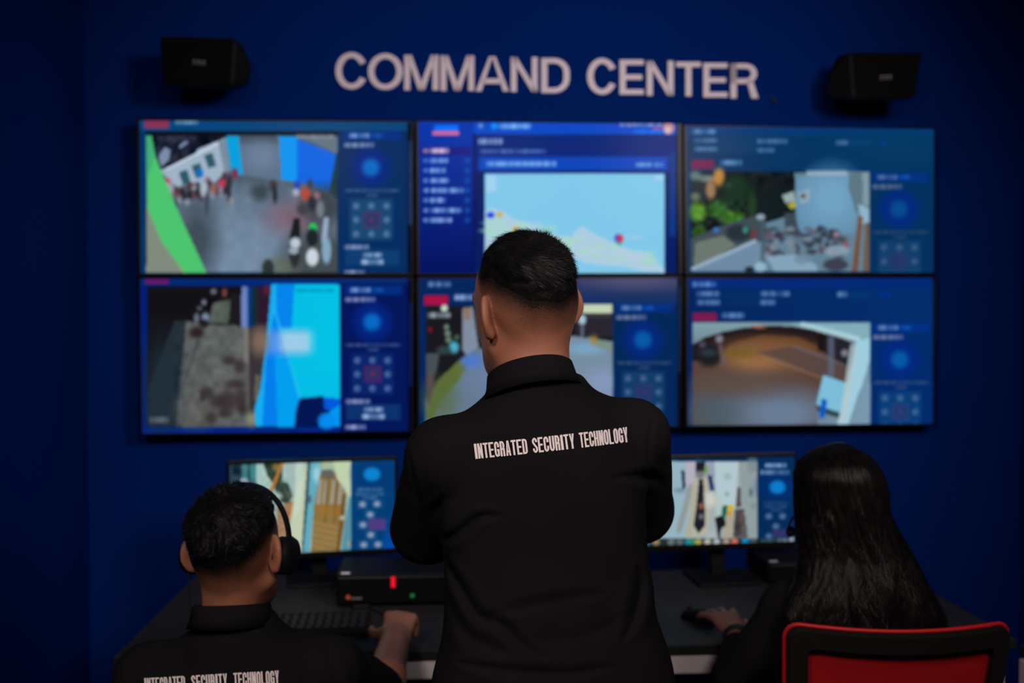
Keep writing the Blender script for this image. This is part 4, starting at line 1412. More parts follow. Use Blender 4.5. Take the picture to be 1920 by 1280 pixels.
# ------------------------------------------------------------------ recorder boxes on the desk
def recorder(cpos, size, yaw, lab, leds, badge, logo):
    R = rotz(yaw)
    w, d, h = size
    root = empty('video_recorder', (cpos[0], cpos[1], DZ))
    c = A(cpos[0], cpos[1], DZ + 0.008 + h / 2)
    mk('body', *Geo().box(c, size, R, 0.004).vf(), M['black_plastic'], root)
    g = Geo().box(c + R @ A(0, -d / 2 - 0.003, 0), (w - 0.01, 0.008, h - 0.012), R, 0.003)
    g.box(c + R @ A(w * 0.1, -d / 2 - 0.006, h * 0.12), (w * 0.7, 0.005, 0.004), R, 0.001, 1)
    mk('front_panel', *g.vf(), M['black_gloss'], root)
    for x, y, sx, sz, m in leds:
        mk('status_light', *Geo().box(c + R @ A(x, -d / 2 - 0.008, y), (sx, 0.006, sz), R, 0.001, 1).vf(), M[m], root)
    if logo:
        g = Geo()
        x, y = logo
        for k, wd in enumerate((0.006, 0.005, 0.007, 0.005)):
            g.box(c + R @ A(x + 0.012 + 0.008 * k, -d / 2 - 0.0075, y - 0.001), (wd, 0.002, 0.006), R)
        mk('lettering', *g.vf(), M['badge'], root)
        mk('logo_mark', *Geo().lathe([(0.0001, 0), (0.0065, 0), (0.0065, 0.002), (0.0001, 0.002)], c + R @ A(x, -d / 2 - 0.0075, y + 0.003), R=R @ rotx(math.pi / 2), n=14).vf(), M['orange'], root)
    if badge:
        mk('badge', *Geo().box(c + R @ A(badge[0], badge[1], h / 2 + 0.001), (0.028, 0.016, 0.004), R, 0.0018, 2).vf(), M['silver'], root)
    for sx in (-1, 1):
        for sy in (-1, 1):
            p = c + R @ A(sx * (w / 2 - 0.03), sy * (d / 2 - 0.03), -h / 2 - 0.008)
            mk('foot', *Geo().lathe([(0.0001, 0), (0.012, 0), (0.012, 0.009), (0.0001, 0.009)], p, n=10).vf(), M['black_plastic'], root)
    setp(root, lab, 'recorder', 'black boxes on the desk')


p0, p1 = on_desk(630, 1142), on_desk(830, 1138)
yw = math.atan2(p1[1] - p0[1], p1[0] - p0[0])
w_ = 0.36
Rr = rotz(yw)
cpos = p0 + Rr @ A(w_ / 2, 0.12, 0)
recorder(cpos, (w_, 0.215, 0.088), yw, 'black recorder box with a red light beside the standing person', [(-0.018, 0.022, 0.012, 0.03, 'led_red'), (0.037, -0.018, 0.012, 0.010, 'led_green')], (-0.155, -0.093), (-0.146, -0.022))
q0 = on_desk(1442, 1098)
Rq = rotz(math.radians(6))
cq = q0 + Rq @ A(0.17, 0.11, 0)
recorder(cq, (0.34, 0.20, 0.062), math.radians(6), 'black flat box half hidden by the long dark hair', [(0.1, 0.0, 0.006, 0.004, 'led_green')], (-0.148, -0.085), None)

# ------------------------------------------------------------------ keyboard, mice, cable
kc = on_desk(536, 1181)
kyaw = math.radians(5)
KR = rotz(kyaw) @ rotx(math.radians(3))
root = empty('keyboard', (kc[0], kc[1], DZ))
kb = A(kc[0], kc[1], DZ + 0.014)
g = Geo().box(kb, (0.44, 0.15, 0.016), KR, 0.004)
mk('keyboard_body', *g.vf(), M['black_plastic'], root)
g = Geo()
for row in range(6):
    n = 19
    for k in range(n):
        if row == 0 and 4 <= k <= 8:
            continue
        g.box(kb + KR @ A(-0.203 + k * 0.0225 + (0.003 if row % 2 else 0), -0.056 + row * 0.0212 + (0.006 if row == 5 else 0), 0.011), (0.0185, 0.0165, 0.008), KR, 0.0022, 1)
g.box(kb + KR @ A(-0.203 + 6 * 0.0225, -0.056, 0.011), (0.105, 0.0165, 0.008), KR, 0.0022, 1)
mk('keys', *g.vf(), M['key'], root)
for sx in (-0.2, 0.2):
    for sy in (-0.06, 0.06):
        p = kb + KR @ A(sx, sy, -0.008)
        mk('foot', *Geo().lathe([(0.0001, DZ), (0.006, DZ), (0.006, p[2] + 0.002), (0.0001, p[2] + 0.002)], (p[0], p[1], 0), n=8).vf(), M['black_plastic'], root)
setp(root, 'black keyboard on the desk in front of the person with headphones', 'keyboard')


def mouse(px, py, yaw, lab, L=0.112, W_=0.062):
    c = on_desk(px, py)
    R = rotz(yaw)
    root = empty('computer_mouse', (c[0], c[1], DZ))
    V, F = [], []
    nu, nv = 20, 10
    for i in range(nu):
        a = 2 * math.pi * i / nu
        for j in range(nv):
            t = j / (nv - 1)
            rr = math.cos(t * math.pi / 2) ** 0.55 if j < nv - 1 else 0.001
            x, y = W_ / 2 * rr * math.copysign(abs(math.cos(a)) ** 0.8, math.cos(a)), L / 2 * rr * math.copysign(abs(math.sin(a)) ** 0.8, math.sin(a))
            z = 0.036 * math.sin(t * math.pi / 2) * (1 - 0.25 * (y / (L / 2)) - 0.1)
            V.append(c + R @ A(x, y, z + 0.001))
    for i in range(nu):
        k = (i + 1) % nu
        for j in range(nv - 1):
            F.append((i * nv + j, k * nv + j, k * nv + j + 1, i * nv + j + 1))
    F.append(tuple(i * nv for i in range(nu))[::-1])
    F.append(tuple(i * nv + nv - 1 for i in range(nu)))
    mk('shell', V, F, M['black_plastic'], root, smooth=True)
    g = Geo().lathe([(0.0001, -0.004), (0.010, -0.004), (0.012, 0), (0.010, 0.004), (0.0001, 0.004)], c + R @ A(0, L * 0.26, 0.0235), R=R @ roty(math.pi / 2), n=14)
    mk('scroll_wheel', *g.vf(), M['key'], root)
    setp(root, lab, 'mouse')
    return c


MO1 = mouse(742, 1190, math.radians(4), 'black computer mouse under the hand of the person with headphones')
MO2 = mouse(1309, 1163, math.radians(40), 'black computer mouse beside the hand of the long-haired person', 0.108, 0.058)

pts = [desk_p for desk_p in (on_desk(742, 1170), on_desk(720, 1155), on_desk(676, 1134), on_desk(648, 1126), on_desk(622, 1105), on_desk(636, 1090))]
pts = [A(*p) + A(0, 0, 0.003) for p in catmull(pts, 8)] if False else [A(x, y, DZ + 0.0035) for x, y in catmull([(p[0], p[1]) for p in pts], 8)]
setp(mk('mouse_cable', *Geo().tube(pts, 0.0022, 6).vf(), M['key'], smooth=True), 'thin black cable lying on the desk beside the recorder box', 'cable')
bk = on_desk(676, 1139)
g = Geo().box(A(bk[0], bk[1], DZ + 0.006), (0.05, 0.03, 0.012), rotz(0.3), 0.004)
setp(mk('usb_receiver', *g.vf(), M['silver'] if False else M['chair_frame']), 'small dark gadget on the desk just behind the keyboard', 'gadget')


# ------------------------------------------------------------------ red office chairs
def chair_parts(root):
    """Built at the origin facing +y; the seat centre is above the origin."""
    rec = math.radians(11)
    RB = rotx(rec)
    base = A(0, -0.19, 0.56)
    yc = lambda x: 0.80 * x * x

    def bp(x, z, dy_=0.0):
        return base + RB @ A(x, yc(x) + dy_, z)

    H = 0.43
    def outline(ins, n=7):
        """Rounded outline, slightly narrower at the bottom."""
        wt, wb = 0.216 - ins, 0.196 - ins
        z0, z1 = 0.0 + ins, H - ins
        r = max(0.028 - ins * 0.4, 0.012)
        P = []
        def edge(p, q, m):
            for k in range(m):
                t = k / m
                P.append((p[0] + (q[0] - p[0]) * t, p[1] + (q[1] - p[1]) * t))
        def corner(cx, cy, a0):
            for k in range(n):
                an = math.radians(a0 + 90 * k / n)
                P.append((cx + r * math.cos(an), cy + r * math.sin(an)))
        edge((-wb + r, z0), (wb - r, z0), 12)
        corner(wb - r, z0 + r, -90)
        edge((wb, z0 + r), (wt, z1 - r), 8)
        corner(wt - r, z1 - r, 0)
        edge((wt - r, z1), (-wt + r, z1), 12)
        corner(-wt + r, z1 - r, 90)
        edge((-wt, z1 - r), (-wb, z0 + r), 8)
        corner(-wb + r, z0 + r, 180)
        return P
    o, i = outline(0.0), outline(0.036)
    n = len(o)
    V, F = [], []
    prof = [(o, -0.003), (o, -0.018), (i, -0.020), (i, -0.002)]
    oo = [(x * 0.985, (z - H / 2) * 0.99 + H / 2) for x, z in o]
    prof = [(o, -0.002), (o, -0.012), (oo, -0.019), (i, -0.019), (i, -0.004)]
    for P, d in prof:
        V += [bp(x, z, d) for x, z in P]
    m = len(prof)
    for a in range(m):
        b = (a + 1) % m
        for k in range(n):
            l = (k + 1) % n
            F.append((a * n + k, a * n + l, b * n + l, b * n + k))
    mk('back_frame', V, [f[::-1] for f in F], M['chair_frame'], root)
    # stretched mesh
    nx, nz = 28, 28
    V, F = [], []
    for dd in (-0.003, 0.004):
        for b in range(nz + 1):
            for a in range(nx + 1):
                z = 0.012 + (H - 0.024) * b / nz
                hw = 0.190 + 0.018 * b / nz
                x = -hw + 2 * hw * a / nx
                V.append(bp(x, z, dd + 0.006 + 0.012 * math.sin(math.pi * b / nz) * (1 - (x / 0.21) ** 2)))
    s = (nx + 1) * (nz + 1)
    for b in range(nz):
        for a in range(nx):
            q = [b * (nx + 1) + a, b * (nx + 1) + a + 1, (b + 1) * (nx + 1) + a + 1, (b + 1) * (nx + 1) + a]
            F.append(tuple(q))
            F.append(tuple(s + k for k in q[::-1]))
    setp(mk('back_mesh', V, F, M['red_fabric'], root, smooth=True), 'stretched red mesh')
    g = Geo().tube([bp(x * 1.008, (z - H / 2) * 1.006 + H / 2, 0.002) for x, z in o], 0.0042, 8, closed=True)
    setp(mk('piping', *g.vf(), M['red_pipe'], root, smooth=True), 'red edge piping')
    # spine, seat, gas column, star base
    g = Geo().tube([A(0, -0.05, 0.41), A(0, -0.17, 0.41), A(0, -0.235, 0.45), A(0, -0.235, 0.54), bp(0, 0.12, -0.03)], [0.022, 0.022, 0.022, 0.02, 0.018], 10)
    g.box(bp(0, 0.03, -0.024), (0.30, 0.014, 0.06), RB, 0.005)
    mk('back_support', *g.vf(), M['chair_frame'], root)
    b = bmesh.new()
    bmesh.ops.create_grid(b, x_segments=20, y_segments=20, size=1)
    top = {}
    V, F = [], []
    N = 21
    for lay in (0, 1):
        for j in range(N):
            for k in range(N):
                u, v = -1 + 2 * k / (N - 1), -1 + 2 * j / (N - 1)
                e = max(abs(u), abs(v))
                rr = math.hypot(u, v)
                x = 0.225 * u * (1 - 0.10 * v * v)
                y = 0.02 + 0.22 * v * (1 - 0.10 * u * u)
                z = 0.437 + (0.012 * (1 - e ** 4)) - (0.02 if v > 0.6 else 0) * (v - 0.6) / 0.4 if lay == 0 else 0.385 + 0.02 * e ** 4
                V.append((x, y, z))
    b.free()
    s = N * N
    for j in range(N - 1):
        for k in range(N - 1):
            q = [j * N + k, j * N + k + 1, (j + 1) * N + k + 1, (j + 1) * N + k]
            F += [tuple(q), tuple(s + t for t in q[::-1])]
    bd = [k for k in range(N)] + [j * N + N - 1 for j in range(1, N)] + [(N - 1) * N + k for k in range(N - 2, -1, -1)] + [j * N for j in range(N - 2, 0, -1)]
    for t in range(len(bd)):
        a, c = bd[t], bd[(t + 1) % len(bd)]
        F.append((a, s + a, s + c, c))
    mk('seat', V, F, M['red_fabric'], root, smooth=True)
    g = Geo().box((0, 0, 0.375), (0.2, 0.24, 0.03), None, 0.006).lathe([(0.028, 0.10), (0.028, 0.24), (0.017, 0.245), (0.017, 0.37)], n=16)
    mk('gas_column', *g.vf(), M['chrome'], root)
    for k in range(5):
        an = 2 * math.pi * k / 5 + 0.3
        d_ = A(math.cos(an), math.sin(an), 0)
        g = Geo().tube([A(0, 0, 0.115), d_ * 0.12 + A(0, 0, 0.105), d_ * 0.30 + A(0, 0, 0.075)], [0.026, 0.022, 0.015], 8)
        lg = mk('leg', *g.vf(), M['chair_frame'], root)
        pr_ = np.stack([A(-d_[1], d_[0], 0), A(0, 0, 1), d_], 1)
        g = Geo()
        for s_ in (-1, 1):
            g.lathe([(0.0001, -0.009), (0.026, -0.009), (0.028, 0), (0.026, 0.009), (0.0001, 0.009)], d_ * 0.30 + A(0, 0, 0.028) + A(-d_[1], d_[0], 0) * s_ * 0.014, R=np.stack([A(0, 0, 1), d_, A(-d_[1], d_[0], 0)], 1), n=16)
        g.tube([d_ * 0.30 + A(0, 0, 0.03), d_ * 0.30 + A(0, 0, 0.08)], 0.007, 8)
        mk('caster', *g.vf(), M['black_plastic'], lg)


chair = empty('office_chair')
chair_parts(chair)
setp(chair, 'red mesh office chair with a black frame behind the long-haired person', 'chair', 'red office chairs')


def dup(o, parent=None):
    c = o.copy()
    COL.objects.link(c)
    if parent is not None:
        c.parent = parent
    for ch in list(o.children):
        dup(ch, c)
    return c


CH2 = dup(chair)
CH2['label'] = 'red office chair under the person with headphones'
# ------------------------------------------------------------------ people
def sstep(a, b, x):
    t = np.clip((x - a) / (b - a), 0, 1)
    return t * t * (3 - 2 * t)


def smooth_table(rows, n=200):
    rows = np.array(rows, float)
    z = np.linspace(rows[0, 0], rows[-1, 0], n)
    out = [z]
    for c in range(1, rows.shape[1]):
        v = np.interp(z, rows[:, 0], rows[:, c])
        k = np.ones(13) / 13
        vp = np.pad(v, 12, 'edge')
        v = np.convolve(np.convolve(vp, k, 'same'), k, 'same')[12:-12]
        out.append(v)
    return np.array(out)


def head_parts(L):
    """Cranium + face (no ears), then ears; L in head space (x right, y forward, z up, origin between the ears)."""
    L = np.asarray(L, np.float32)
    ax = np.abs(L[:, 0])
    S = np.stack([ax, L[:, 1], L[:, 2]], 1)
    d = ell(L, (0, -0.012, 0.030), (0.0765, 0.096, 0.083))
    d = smin(d, ell(L, (0, -0.045, -0.005), (0.066, 0.056, 0.060)), 0.03)
    d = smin(d, ell(L, (0, 0.032, -0.03), (0.064, 0.066, 0.075)), 0.03)
    d = smin(d, ell(L, (0, 0.050, -0.088), (0.042, 0.044, 0.034)), 0.03)
    d = smin(d, cap(S, (0.052, 0.005, -0.06), (0.02, 0.075, -0.105), 0.02, 0.016), 0.03)
    d = smin(d, cap(S, (0.0, 0.088, 0.022), (0.035, 0.078, 0.024), 0.012), 0.018)
    d = smin(d, cap(L, (0, 0.097, 0.008), (0, 0.114, -0.03), 0.007, 0.011), 0.012)
    d = smin(d, ell(S, (0.012, 0.104, -0.034), (0.009, 0.010, 0.008)), 0.008)
    d = smax(d, -ell(S, (0.031, 0.100, 0.004), (0.017, 0.014, 0.010)), 0.012)
    d = smin(d, ell(L, (0, 0.096, -0.058), (0.024, 0.012, 0.006)), 0.006)
    d = smin(d, ell(L, (0, 0.094, -0.068), (0.021, 0.012, 0.007)), 0.006)
    # ears, flaring away from the skull towards the back
    E = S - np.array([0.0745, -0.012, -0.010], np.float32)
    w_, n_ = np.array([math.sin(0.80), -math.cos(0.80), 0], np.float32), np.array([math.cos(0.80), math.sin(0.80), 0], np.float32)
    Q = np.stack([E @ w_ + 0.10 * E[:, 2], E @ n_, E[:, 2] - 0.06 * (E @ w_)], 1)
    e = ell(Q, (0.015, 0.001, 0.005), (0.0215, 0.0085, 0.0335))
    e = smin(e, ell(Q, (0.007, 0.001, -0.023), (0.0125, 0.008, 0.013)), 0.010)
    e = smax(e, -ell(Q, (0.013, 0.0095, 0.005), (0.0135, 0.0075, 0.023)), 0.004)
    e = smax(e, -ell(Q, (0.012, -0.0115, 0.004), (0.017, 0.0065, 0.027)), 0.005)
    return d, e


def hand_prims(w, f, n, side, curls, spread=0.0, s=1.0, thumb=0.5):
    """Round-cone list for one hand. w wrist, f forward, n back-of-hand normal, side +1 right hand / -1 left hand."""
    f = np.asarray(f, float) / np.linalg.norm(f)
    n = np.asarray(n, float)
    n = n - f * np.dot(n, f)
    n /= np.linalg.norm(n)
    t = np.cross(n, f) * side  # towards the thumb
    out = []
    P = lambda a, b, c: w + s * (f * a + t * b + n * c)
    for b in (0.026, 0.009, -0.009, -0.026):
        out.append((P(0.01, b * 0.62, 0), P(0.084 - abs(b - 0.005) * 0.25, b, 0.003), 0.0145 * s, 0.0115 * s, 0.014))
    for k, (b, ln) in enumerate(((0.029, 0.070), (0.0095, 0.079), (-0.0095, 0.073), (-0.028, 0.058))):
        base = P(0.088 - abs(b - 0.005) * 0.30, b, 0.003)
        ang = 0.0
        sp = spread * (1.5 - k)
        for j, (fr, r0, r1) in enumerate(((0.46, 0.0096, 0.0088), (0.30, 0.0088, 0.0080), (0.24, 0.0080, 0.0068))):
            ang += curls[k][j]
            d = (f * math.cos(sp) + t * math.sin(sp)) * math.cos(ang) - n * math.sin(ang)
            e = base + d * ln * fr * s
            out.append((base, e, r0 * s, r1 * s, 0.003))
            base = e
    b0 = P(0.022, 0.024, -0.004)
    d1 = f * 0.62 + t * 0.70 - n * 0.25 * (1 + thumb)
    d1 /= np.linalg.norm(d1)
    b1 = b0 + d1 * 0.040 * s
    d2 = f * 0.88 + t * 0.40 - n * 0.4 * thumb
    d2 /= np.linalg.norm(d2)
    b2 = b1 + d2 * 0.032 * s
    d3 = f * 0.97 + t * 0.1 - n * 0.3 * thumb
    b3 = b2 + d3 / np.linalg.norm(d3) * 0.024 * s
    out += [(b0, b1, 0.0145 * s, 0.011 * s, 0.010), (b1, b2, 0.0105 * s, 0.0095 * s, 0.003), (b2, b3, 0.0095 * s, 0.0075 * s, 0.003)]
    return out


class Person:
    pass


def sd_prims(P, prims, d=None):
    for a, b, ra, rb, k in prims:
        e = cap(P, a, b, ra, rb)
        d = e if d is None else smin(d, e, k)
    return d


def hair_T(L, cfg):
    """Thickness of the hair above the scalp and the clipped fade below it, in head space."""
    x, y, z = L[:, 0], L[:, 1], L[:, 2]
    az = np.arctan2(np.abs(x), -(y + 0.01))
    zb, zs, zf = cfg['line']
    z0 = np.interp(az, [0, 0.5, 1.25, 1.7, 2.2, 3.15], [zb, zb + 0.004, zs, zs + 0.006, zf, zf + 0.008])
    z0 = z0 + 0.006 * noise3(L, 30, 3)
    h = z - z0
    T = cfg['t'] * sstep(-0.004, cfg.get('ramp', 0.045), h) - 0.005 * (1 - sstep(-0.012, 0.004, h))
    fl = np.interp(az, [0, 1.2, 1.9, 2.2, 3.15], [cfg['fade'], cfg['fade'], 0.03, 0.006, 0.004])
    fade = np.clip(1 + h / fl, 0, 1)
    return T, fade, h


def ribbons(roots, dirs, lens, nrm, w, segs=3, droop=0.3, jit=0.25):
    """Short tapered hair strands as crossed thin strips."""
    m = len(roots)
    side = np.cross(dirs, nrm)
    side /= np.linalg.norm(side, axis=1)[:, None] + 1e-9
    V, F = [], []
    pos = roots.copy()
    d = dirs.copy()
    rows = []
    for k in range(segs + 1):
        ww = w * (1 - 0.85 * k / segs)
        rows.append((pos - side * ww / 2, pos + side * ww / 2))
        pos = pos + d * (lens / segs)[:, None]
        d = d - nrm * droop / segs
        d /= np.linalg.norm(d, axis=1)[:, None]
    V = np.concatenate([np.concatenate([a, b]) for a, b in rows])
    idx = np.arange(m)
    for k in range(segs):
        a0, b0, a1, b1 = k * 2 * m + idx, k * 2 * m + m + idx, (k + 1) * 2 * m + idx, (k + 1) * 2 * m + m + idx
        F.append(np.stack([a0, b0, b1, a1], 1))
    return V, np.concatenate(F)


def build_person(c):
    """c: dict with joints in world space, frames and styling. Returns the body object."""
    HC_, HR, hs = c['head_c'], c['head_R'], c.get('head_s', 1.0)
    TC, TR = c['torso_c'], c['torso_R']
    tab = smooth_table(c['torso'])
    toL = lambda P: ((P - np.asarray(HC_, np.float32)) @ np.asarray(HR, np.float32)) / np.float32(hs)
    toT = lambda P: (P - np.asarray(TC, np.float32)) @ np.asarray(TR, np.float32)
    W = lambda p: np.asarray(TC) + np.asarray(TR) @ A(*p)
    c['W'] = W
    J = c['J']

    def torso_d(P, off=0.0, folds=False):
        T = toT(P)
        z = T[:, 2]
        a = np.interp(z, tab[0], tab[1]) + off
        b = np.interp(z, tab[0], tab[2]) + off
        yo = np.interp(z, tab[0], tab[3])
        q = np.abs(T[:, 0] / a) ** 2.35 + np.abs((T[:, 1] - yo) / b) ** 2.35
        d = (q ** (1 / 2.35) - 1) * np.minimum(a, b) * 0.95
        d = smax(d, np.maximum(tab[0][0] - off - z, z - tab[0][-1] - off), 0.015)
        return d

    nb = W(c['neck_base'])
    hn = HC_ + HR @ A(c.get('neck_x', 0), -0.022, -0.055) * hs
    hj = HC_ + HR @ A(0, -0.014, -0.095) * hs

    c['neck_top'] = hn

    def neck_d(P):
        d = cap(P, hn, nb, c['neck'][0], c['neck'][1])
        return d

    def head_d(P, ears=True):
        d, e = head_parts(toL(P))
        d, e = d * hs, e * hs + c.get('ear_in', 0.0)
        return smin(d, e, 0.005) if ears else d

    def body(P):
        d = head_d(P, False)
        d = smin(d, neck_d(P), 0.028)
        d = smin(d, head_parts(toL(P))[1] * hs + c.get('ear_in', 0.0), 0.006)
        t = torso_d(P, -0.018)
        d = smin(d, t, 0.02)
        for s in ('r', 'l'):
            sh, el, wr = J['sh_' + s], J['el_' + s], J['wr_' + s]
            d = smin(d, cap(P, sh, el, c['arm'][0], c['arm'][1]), 0.03)
            mid = el + (wr - el) * 0.3
            d = smin(d, cap(P, el, mid, c['arm'][1], c['arm'][2]), 0.015)
            d = smin(d, cap(P, mid, wr, c['arm'][2], c['arm'][3]), 0.015)
            hp = c['hand_' + s]
            hd = sd_prims(P, hp)
            d = smin(d, hd, 0.012)
            hi, kn, an, to = J['hip_' + s], J['kn_' + s], J['an_' + s], J['to_' + s]
            d = smin(d, cap(P, hi, kn, c['leg'][0], c['leg'][1]), 0.03)
            d = smin(d, cap(P, kn, an, c['leg'][1], c['leg'][2]), 0.015)
            d = smin(d, cap(P, an, to, c['leg'][2] * 0.9, 0.024), 0.015)
        d = smin(d, ell(P, c['pelvis'], (0.15, 0.10, 0.10), TR), 0.03)
        return d

    pts = np.array([v for v in J.values()] + [HC_, nb] + [q for s in 'rl' for p in c['hand_' + s] for q in p[:2]])
    lo, hi = pts.min(0) - 0.16, pts.max(0) + 0.16
    lo[2] = min(lo[2], -0.01)
    V, F = sdf_mesh(body, lo, hi, c['vox'])
    base = A(c['base'][0], c['base'][1], 0)
    o = mk('person', V, F, c['skin'], None, origin=base, smooth=True)
    L = toL(V.astype(np.float32))
    T_, fade, h = hair_T(L, c['hair'])
    inhead = np.linalg.norm(L - np.array([0, -0.005, 0.0]), axis=1) < 0.155
    e_ = head_parts(L)
    onear = e_[1] < e_[0] - 0.002
    fade = np.where(inhead & ~onear, fade, 0) * c.get('fade_k', 1.0)
    at_ = o.data.attributes.new('fade', 'FLOAT', 'POINT')
    at_.data.foreach_set('value', fade.astype(np.float32))
    c['obj'] = o
    c['torso_d'], c['head_d'], c['toL'], c['toT'], c['neck_d'] = torso_d, head_d, toL, toT, neck_d
    # eyes
    for s in (-1, 1):
        p = HC_ + HR @ A(s * 0.031, 0.079, 0.004) * hs
        g = Geo().lathe([(0.0001 if k in (0, 8) else 0.0115 * math.sin(math.pi * k / 8), -0.0115 * math.cos(math.pi * k / 8)) for k in range(9)], p, n=12)
        mk('eye', *g.vf(), M['eye'], o, smooth=True)
    return o


def build_hair_cap(c, matname, amp, freq, nstr, slen, comb):
    o, HC_, HR, hs = c['obj'], c['head_c'], c['head_R'], c.get('head_s', 1.0)

    def fn(P):
        L = c['toL'](P)
        d = head_parts(L)[0]
        T_, f, h = hair_T(L, c['hair'])
        n = noise3(L * np.array([1.0, 0.6, 1.0], np.float32), freq, 9) + 0.5 * noise3(L, freq * 2.1, 12)
        return (d - T_ - amp * n * sstep(0.0, 0.03, h)) * hs
    r = 0.145 * hs
    V, F = sdf_mesh(fn, HC_ - r + A(0, 0, 0.03), HC_ + r + A(0, 0, 0.01), 0.0026)
    L = c['toL'](V.astype(np.float32))
    T_, f, h = hair_T(L, c['hair'])
    keep = (h > -0.003)
    Fk = F[keep[F].all(1)]
    use = np.unique(Fk)
    rem = -np.ones(len(V), int)
    rem[use] = np.arange(len(use))
    hair = mk('hair', V[use], rem[Fk], M[matname], o, smooth=True)
    # strands
    N = vnormals(V, F)
    rr = np.random.default_rng(5)
    cand = np.where(h > -0.020)[0]
    prob = np.clip((h[cand] + 0.020) / 0.02, 0, 1) ** 2 + 0.02
    idx = rr.choice(cand, nstr, p=prob / prob.sum())
    root = V[idx] + N[idx] * np.where(h[idx] < 0.004, -T_[idx] * hs - 0.0004, -0.001)[:, None]
    n = N[idx]
    Lr = L[idx]
    t = comb(Lr) @ HR.T
    t = t - n * (t * n).sum(1)[:, None]
    t /= np.linalg.norm(t, axis=1)[:, None] + 1e-9
    d = t + n * rr.uniform(0.05, c.get('lift', 0.30), nstr)[:, None] + rr.normal(0, c.get('mess', 0.13), (nstr, 3))
    d /= np.linalg.norm(d, axis=1)[:, None]
    ln = slen[0] + (slen[1] - slen[0]) * sstep(0.0, 0.06, h[idx]) * rr.uniform(0.6, 1.2, nstr)
    ln = np.where(h[idx] < 0.004, slen[0] * 0.4, ln)
    Vs, Fs = ribbons(root, d, ln, n, 0.0009)
    mk('hair_strands', Vs, Fs, M['hair_strand'], hair)
    return hair


def fold_dist(q, poly):
    d = np.full(len(q), 1e9)
    par = np.zeros(len(q))
    tot = sum(math.hypot(b[0] - a[0], b[1] - a[1]) for a, b in zip(poly[:-1], poly[1:]))
    run = 0.0
    for (x0, y0), (x1, y1) in zip(poly[:-1], poly[1:]):
        e = np.array([x1 - x0, y1 - y0], float)
        t = np.clip(((q - (x0, y0)) @ e) / (e @ e), 0, 1)
        dd = np.linalg.norm(q - (x0, y0) - t[:, None] * e, axis=1)
        par = np.where(dd < d, (run + t * np.linalg.norm(e)) / tot, par)
        d = np.minimum(d, dd)
        run += np.linalg.norm(e)
    return d, par


def build_shirt(c, sleeves, folds=(), vox=0.004, zlo=None, wr=0.003):
    """sleeves: {'r': (list of (a, b, ra, rb)), 'l': ...}"""
    o = c['obj']
    J = c['J']
    W = c['W']

    def fn(P):
        d = c['torso_d'](P)
        for s in 'rl':
            sgn = 1 if s == 'r' else -1
            nbk = W((sgn * 0.05, c['neck_base'][1], c['neck_base'][2] - 0.046))
            d = smin(d, cap(P, nbk, J['sh_' + s], 0.046, c.get('sh_r', 0.056)), 0.03)
        sl = None
        for s in 'rl':
            for a, b, ra, rb in sleeves[s]:
                e = cap(P, a, b, ra, rb)
                sl = e if sl is None else smin(sl, e, 0.012)
        d = smin(d, sl, c.get('sleeve_k', 0.03))
        if c.get('stand'):
            r0, r1, z1, k1 = c['stand']
            nb_ = A(*c['neck_base'])
            dn = (c['neck_top'] - W(nb_)) / np.linalg.norm(c['neck_top'] - W(nb_))
            st = cap(P, W(nb_) - dn * 0.04, W(nb_) + dn * 0.05, r0, r1)
            st = smax(st, c['toT'](P)[:, 2] - (nb_[2] + z1), 0.004)
            d = smin(d, st, k1)
        if zlo is not None:
            d = smax(d, zlo - P[:, 2], 0.01)
        # keep the neck opening clear
        T = c['toT'](P)
        d = d + wr * noise3(T * np.array([1, 1, 0.6], np.float32), 9, 21) + wr * 0.4 * noise3(T, 24, 22)
        near = np.abs(d) < 0.03
        if folds and near.any():
            q = project(P[near])
            back = sstep(0.03, -0.02, T[near, 1])
            add = np.zeros(near.sum())
            for poly, amp0, w in folds:
                f, par = fold_dist(q, [p[:2] for p in catmull([(x, y, 0) for x, y in poly], 5)])
                w = w * (0.35 + 0.65 * np.sin(np.pi * np.clip(par, 0, 1)) ** 0.6)
                amp = amp0 * np.sin(np.pi * np.clip(0.06 + 0.88 * par, 0, 1)) ** 0.8
                add += 0.6 * amp * np.exp(-(f / w) ** 2) - 0.30 * amp * np.exp(-((f - 2.2 * w) / (1.3 * w)) ** 2)
            d = d.copy()
            d[near] += (add * back).astype(np.float32)
        return d
    pts = [p for s in 'rl' for seg in sleeves[s] for p in seg[:2]] + [W((sx * 0.24, sy * 0.17, z)) for sx in (-1, 1) for sy in (-1, 1) for z in (c['torso'][0][0], c['torso'][-1][0])]
    pts = np.array(pts)
    V, F = sdf_mesh(fn, pts.min(0) - 0.09, pts.max(0) + 0.09, vox)
    sh = mk('shirt', V, F, M['shirt'], o, smooth=True)
    c['shirt'] = sh
    c['shirt_bvh'] = BVHTree.FromPolygons([Vector(v) for v in V], [tuple(int(i) for i in f) for f in F])
    return sh


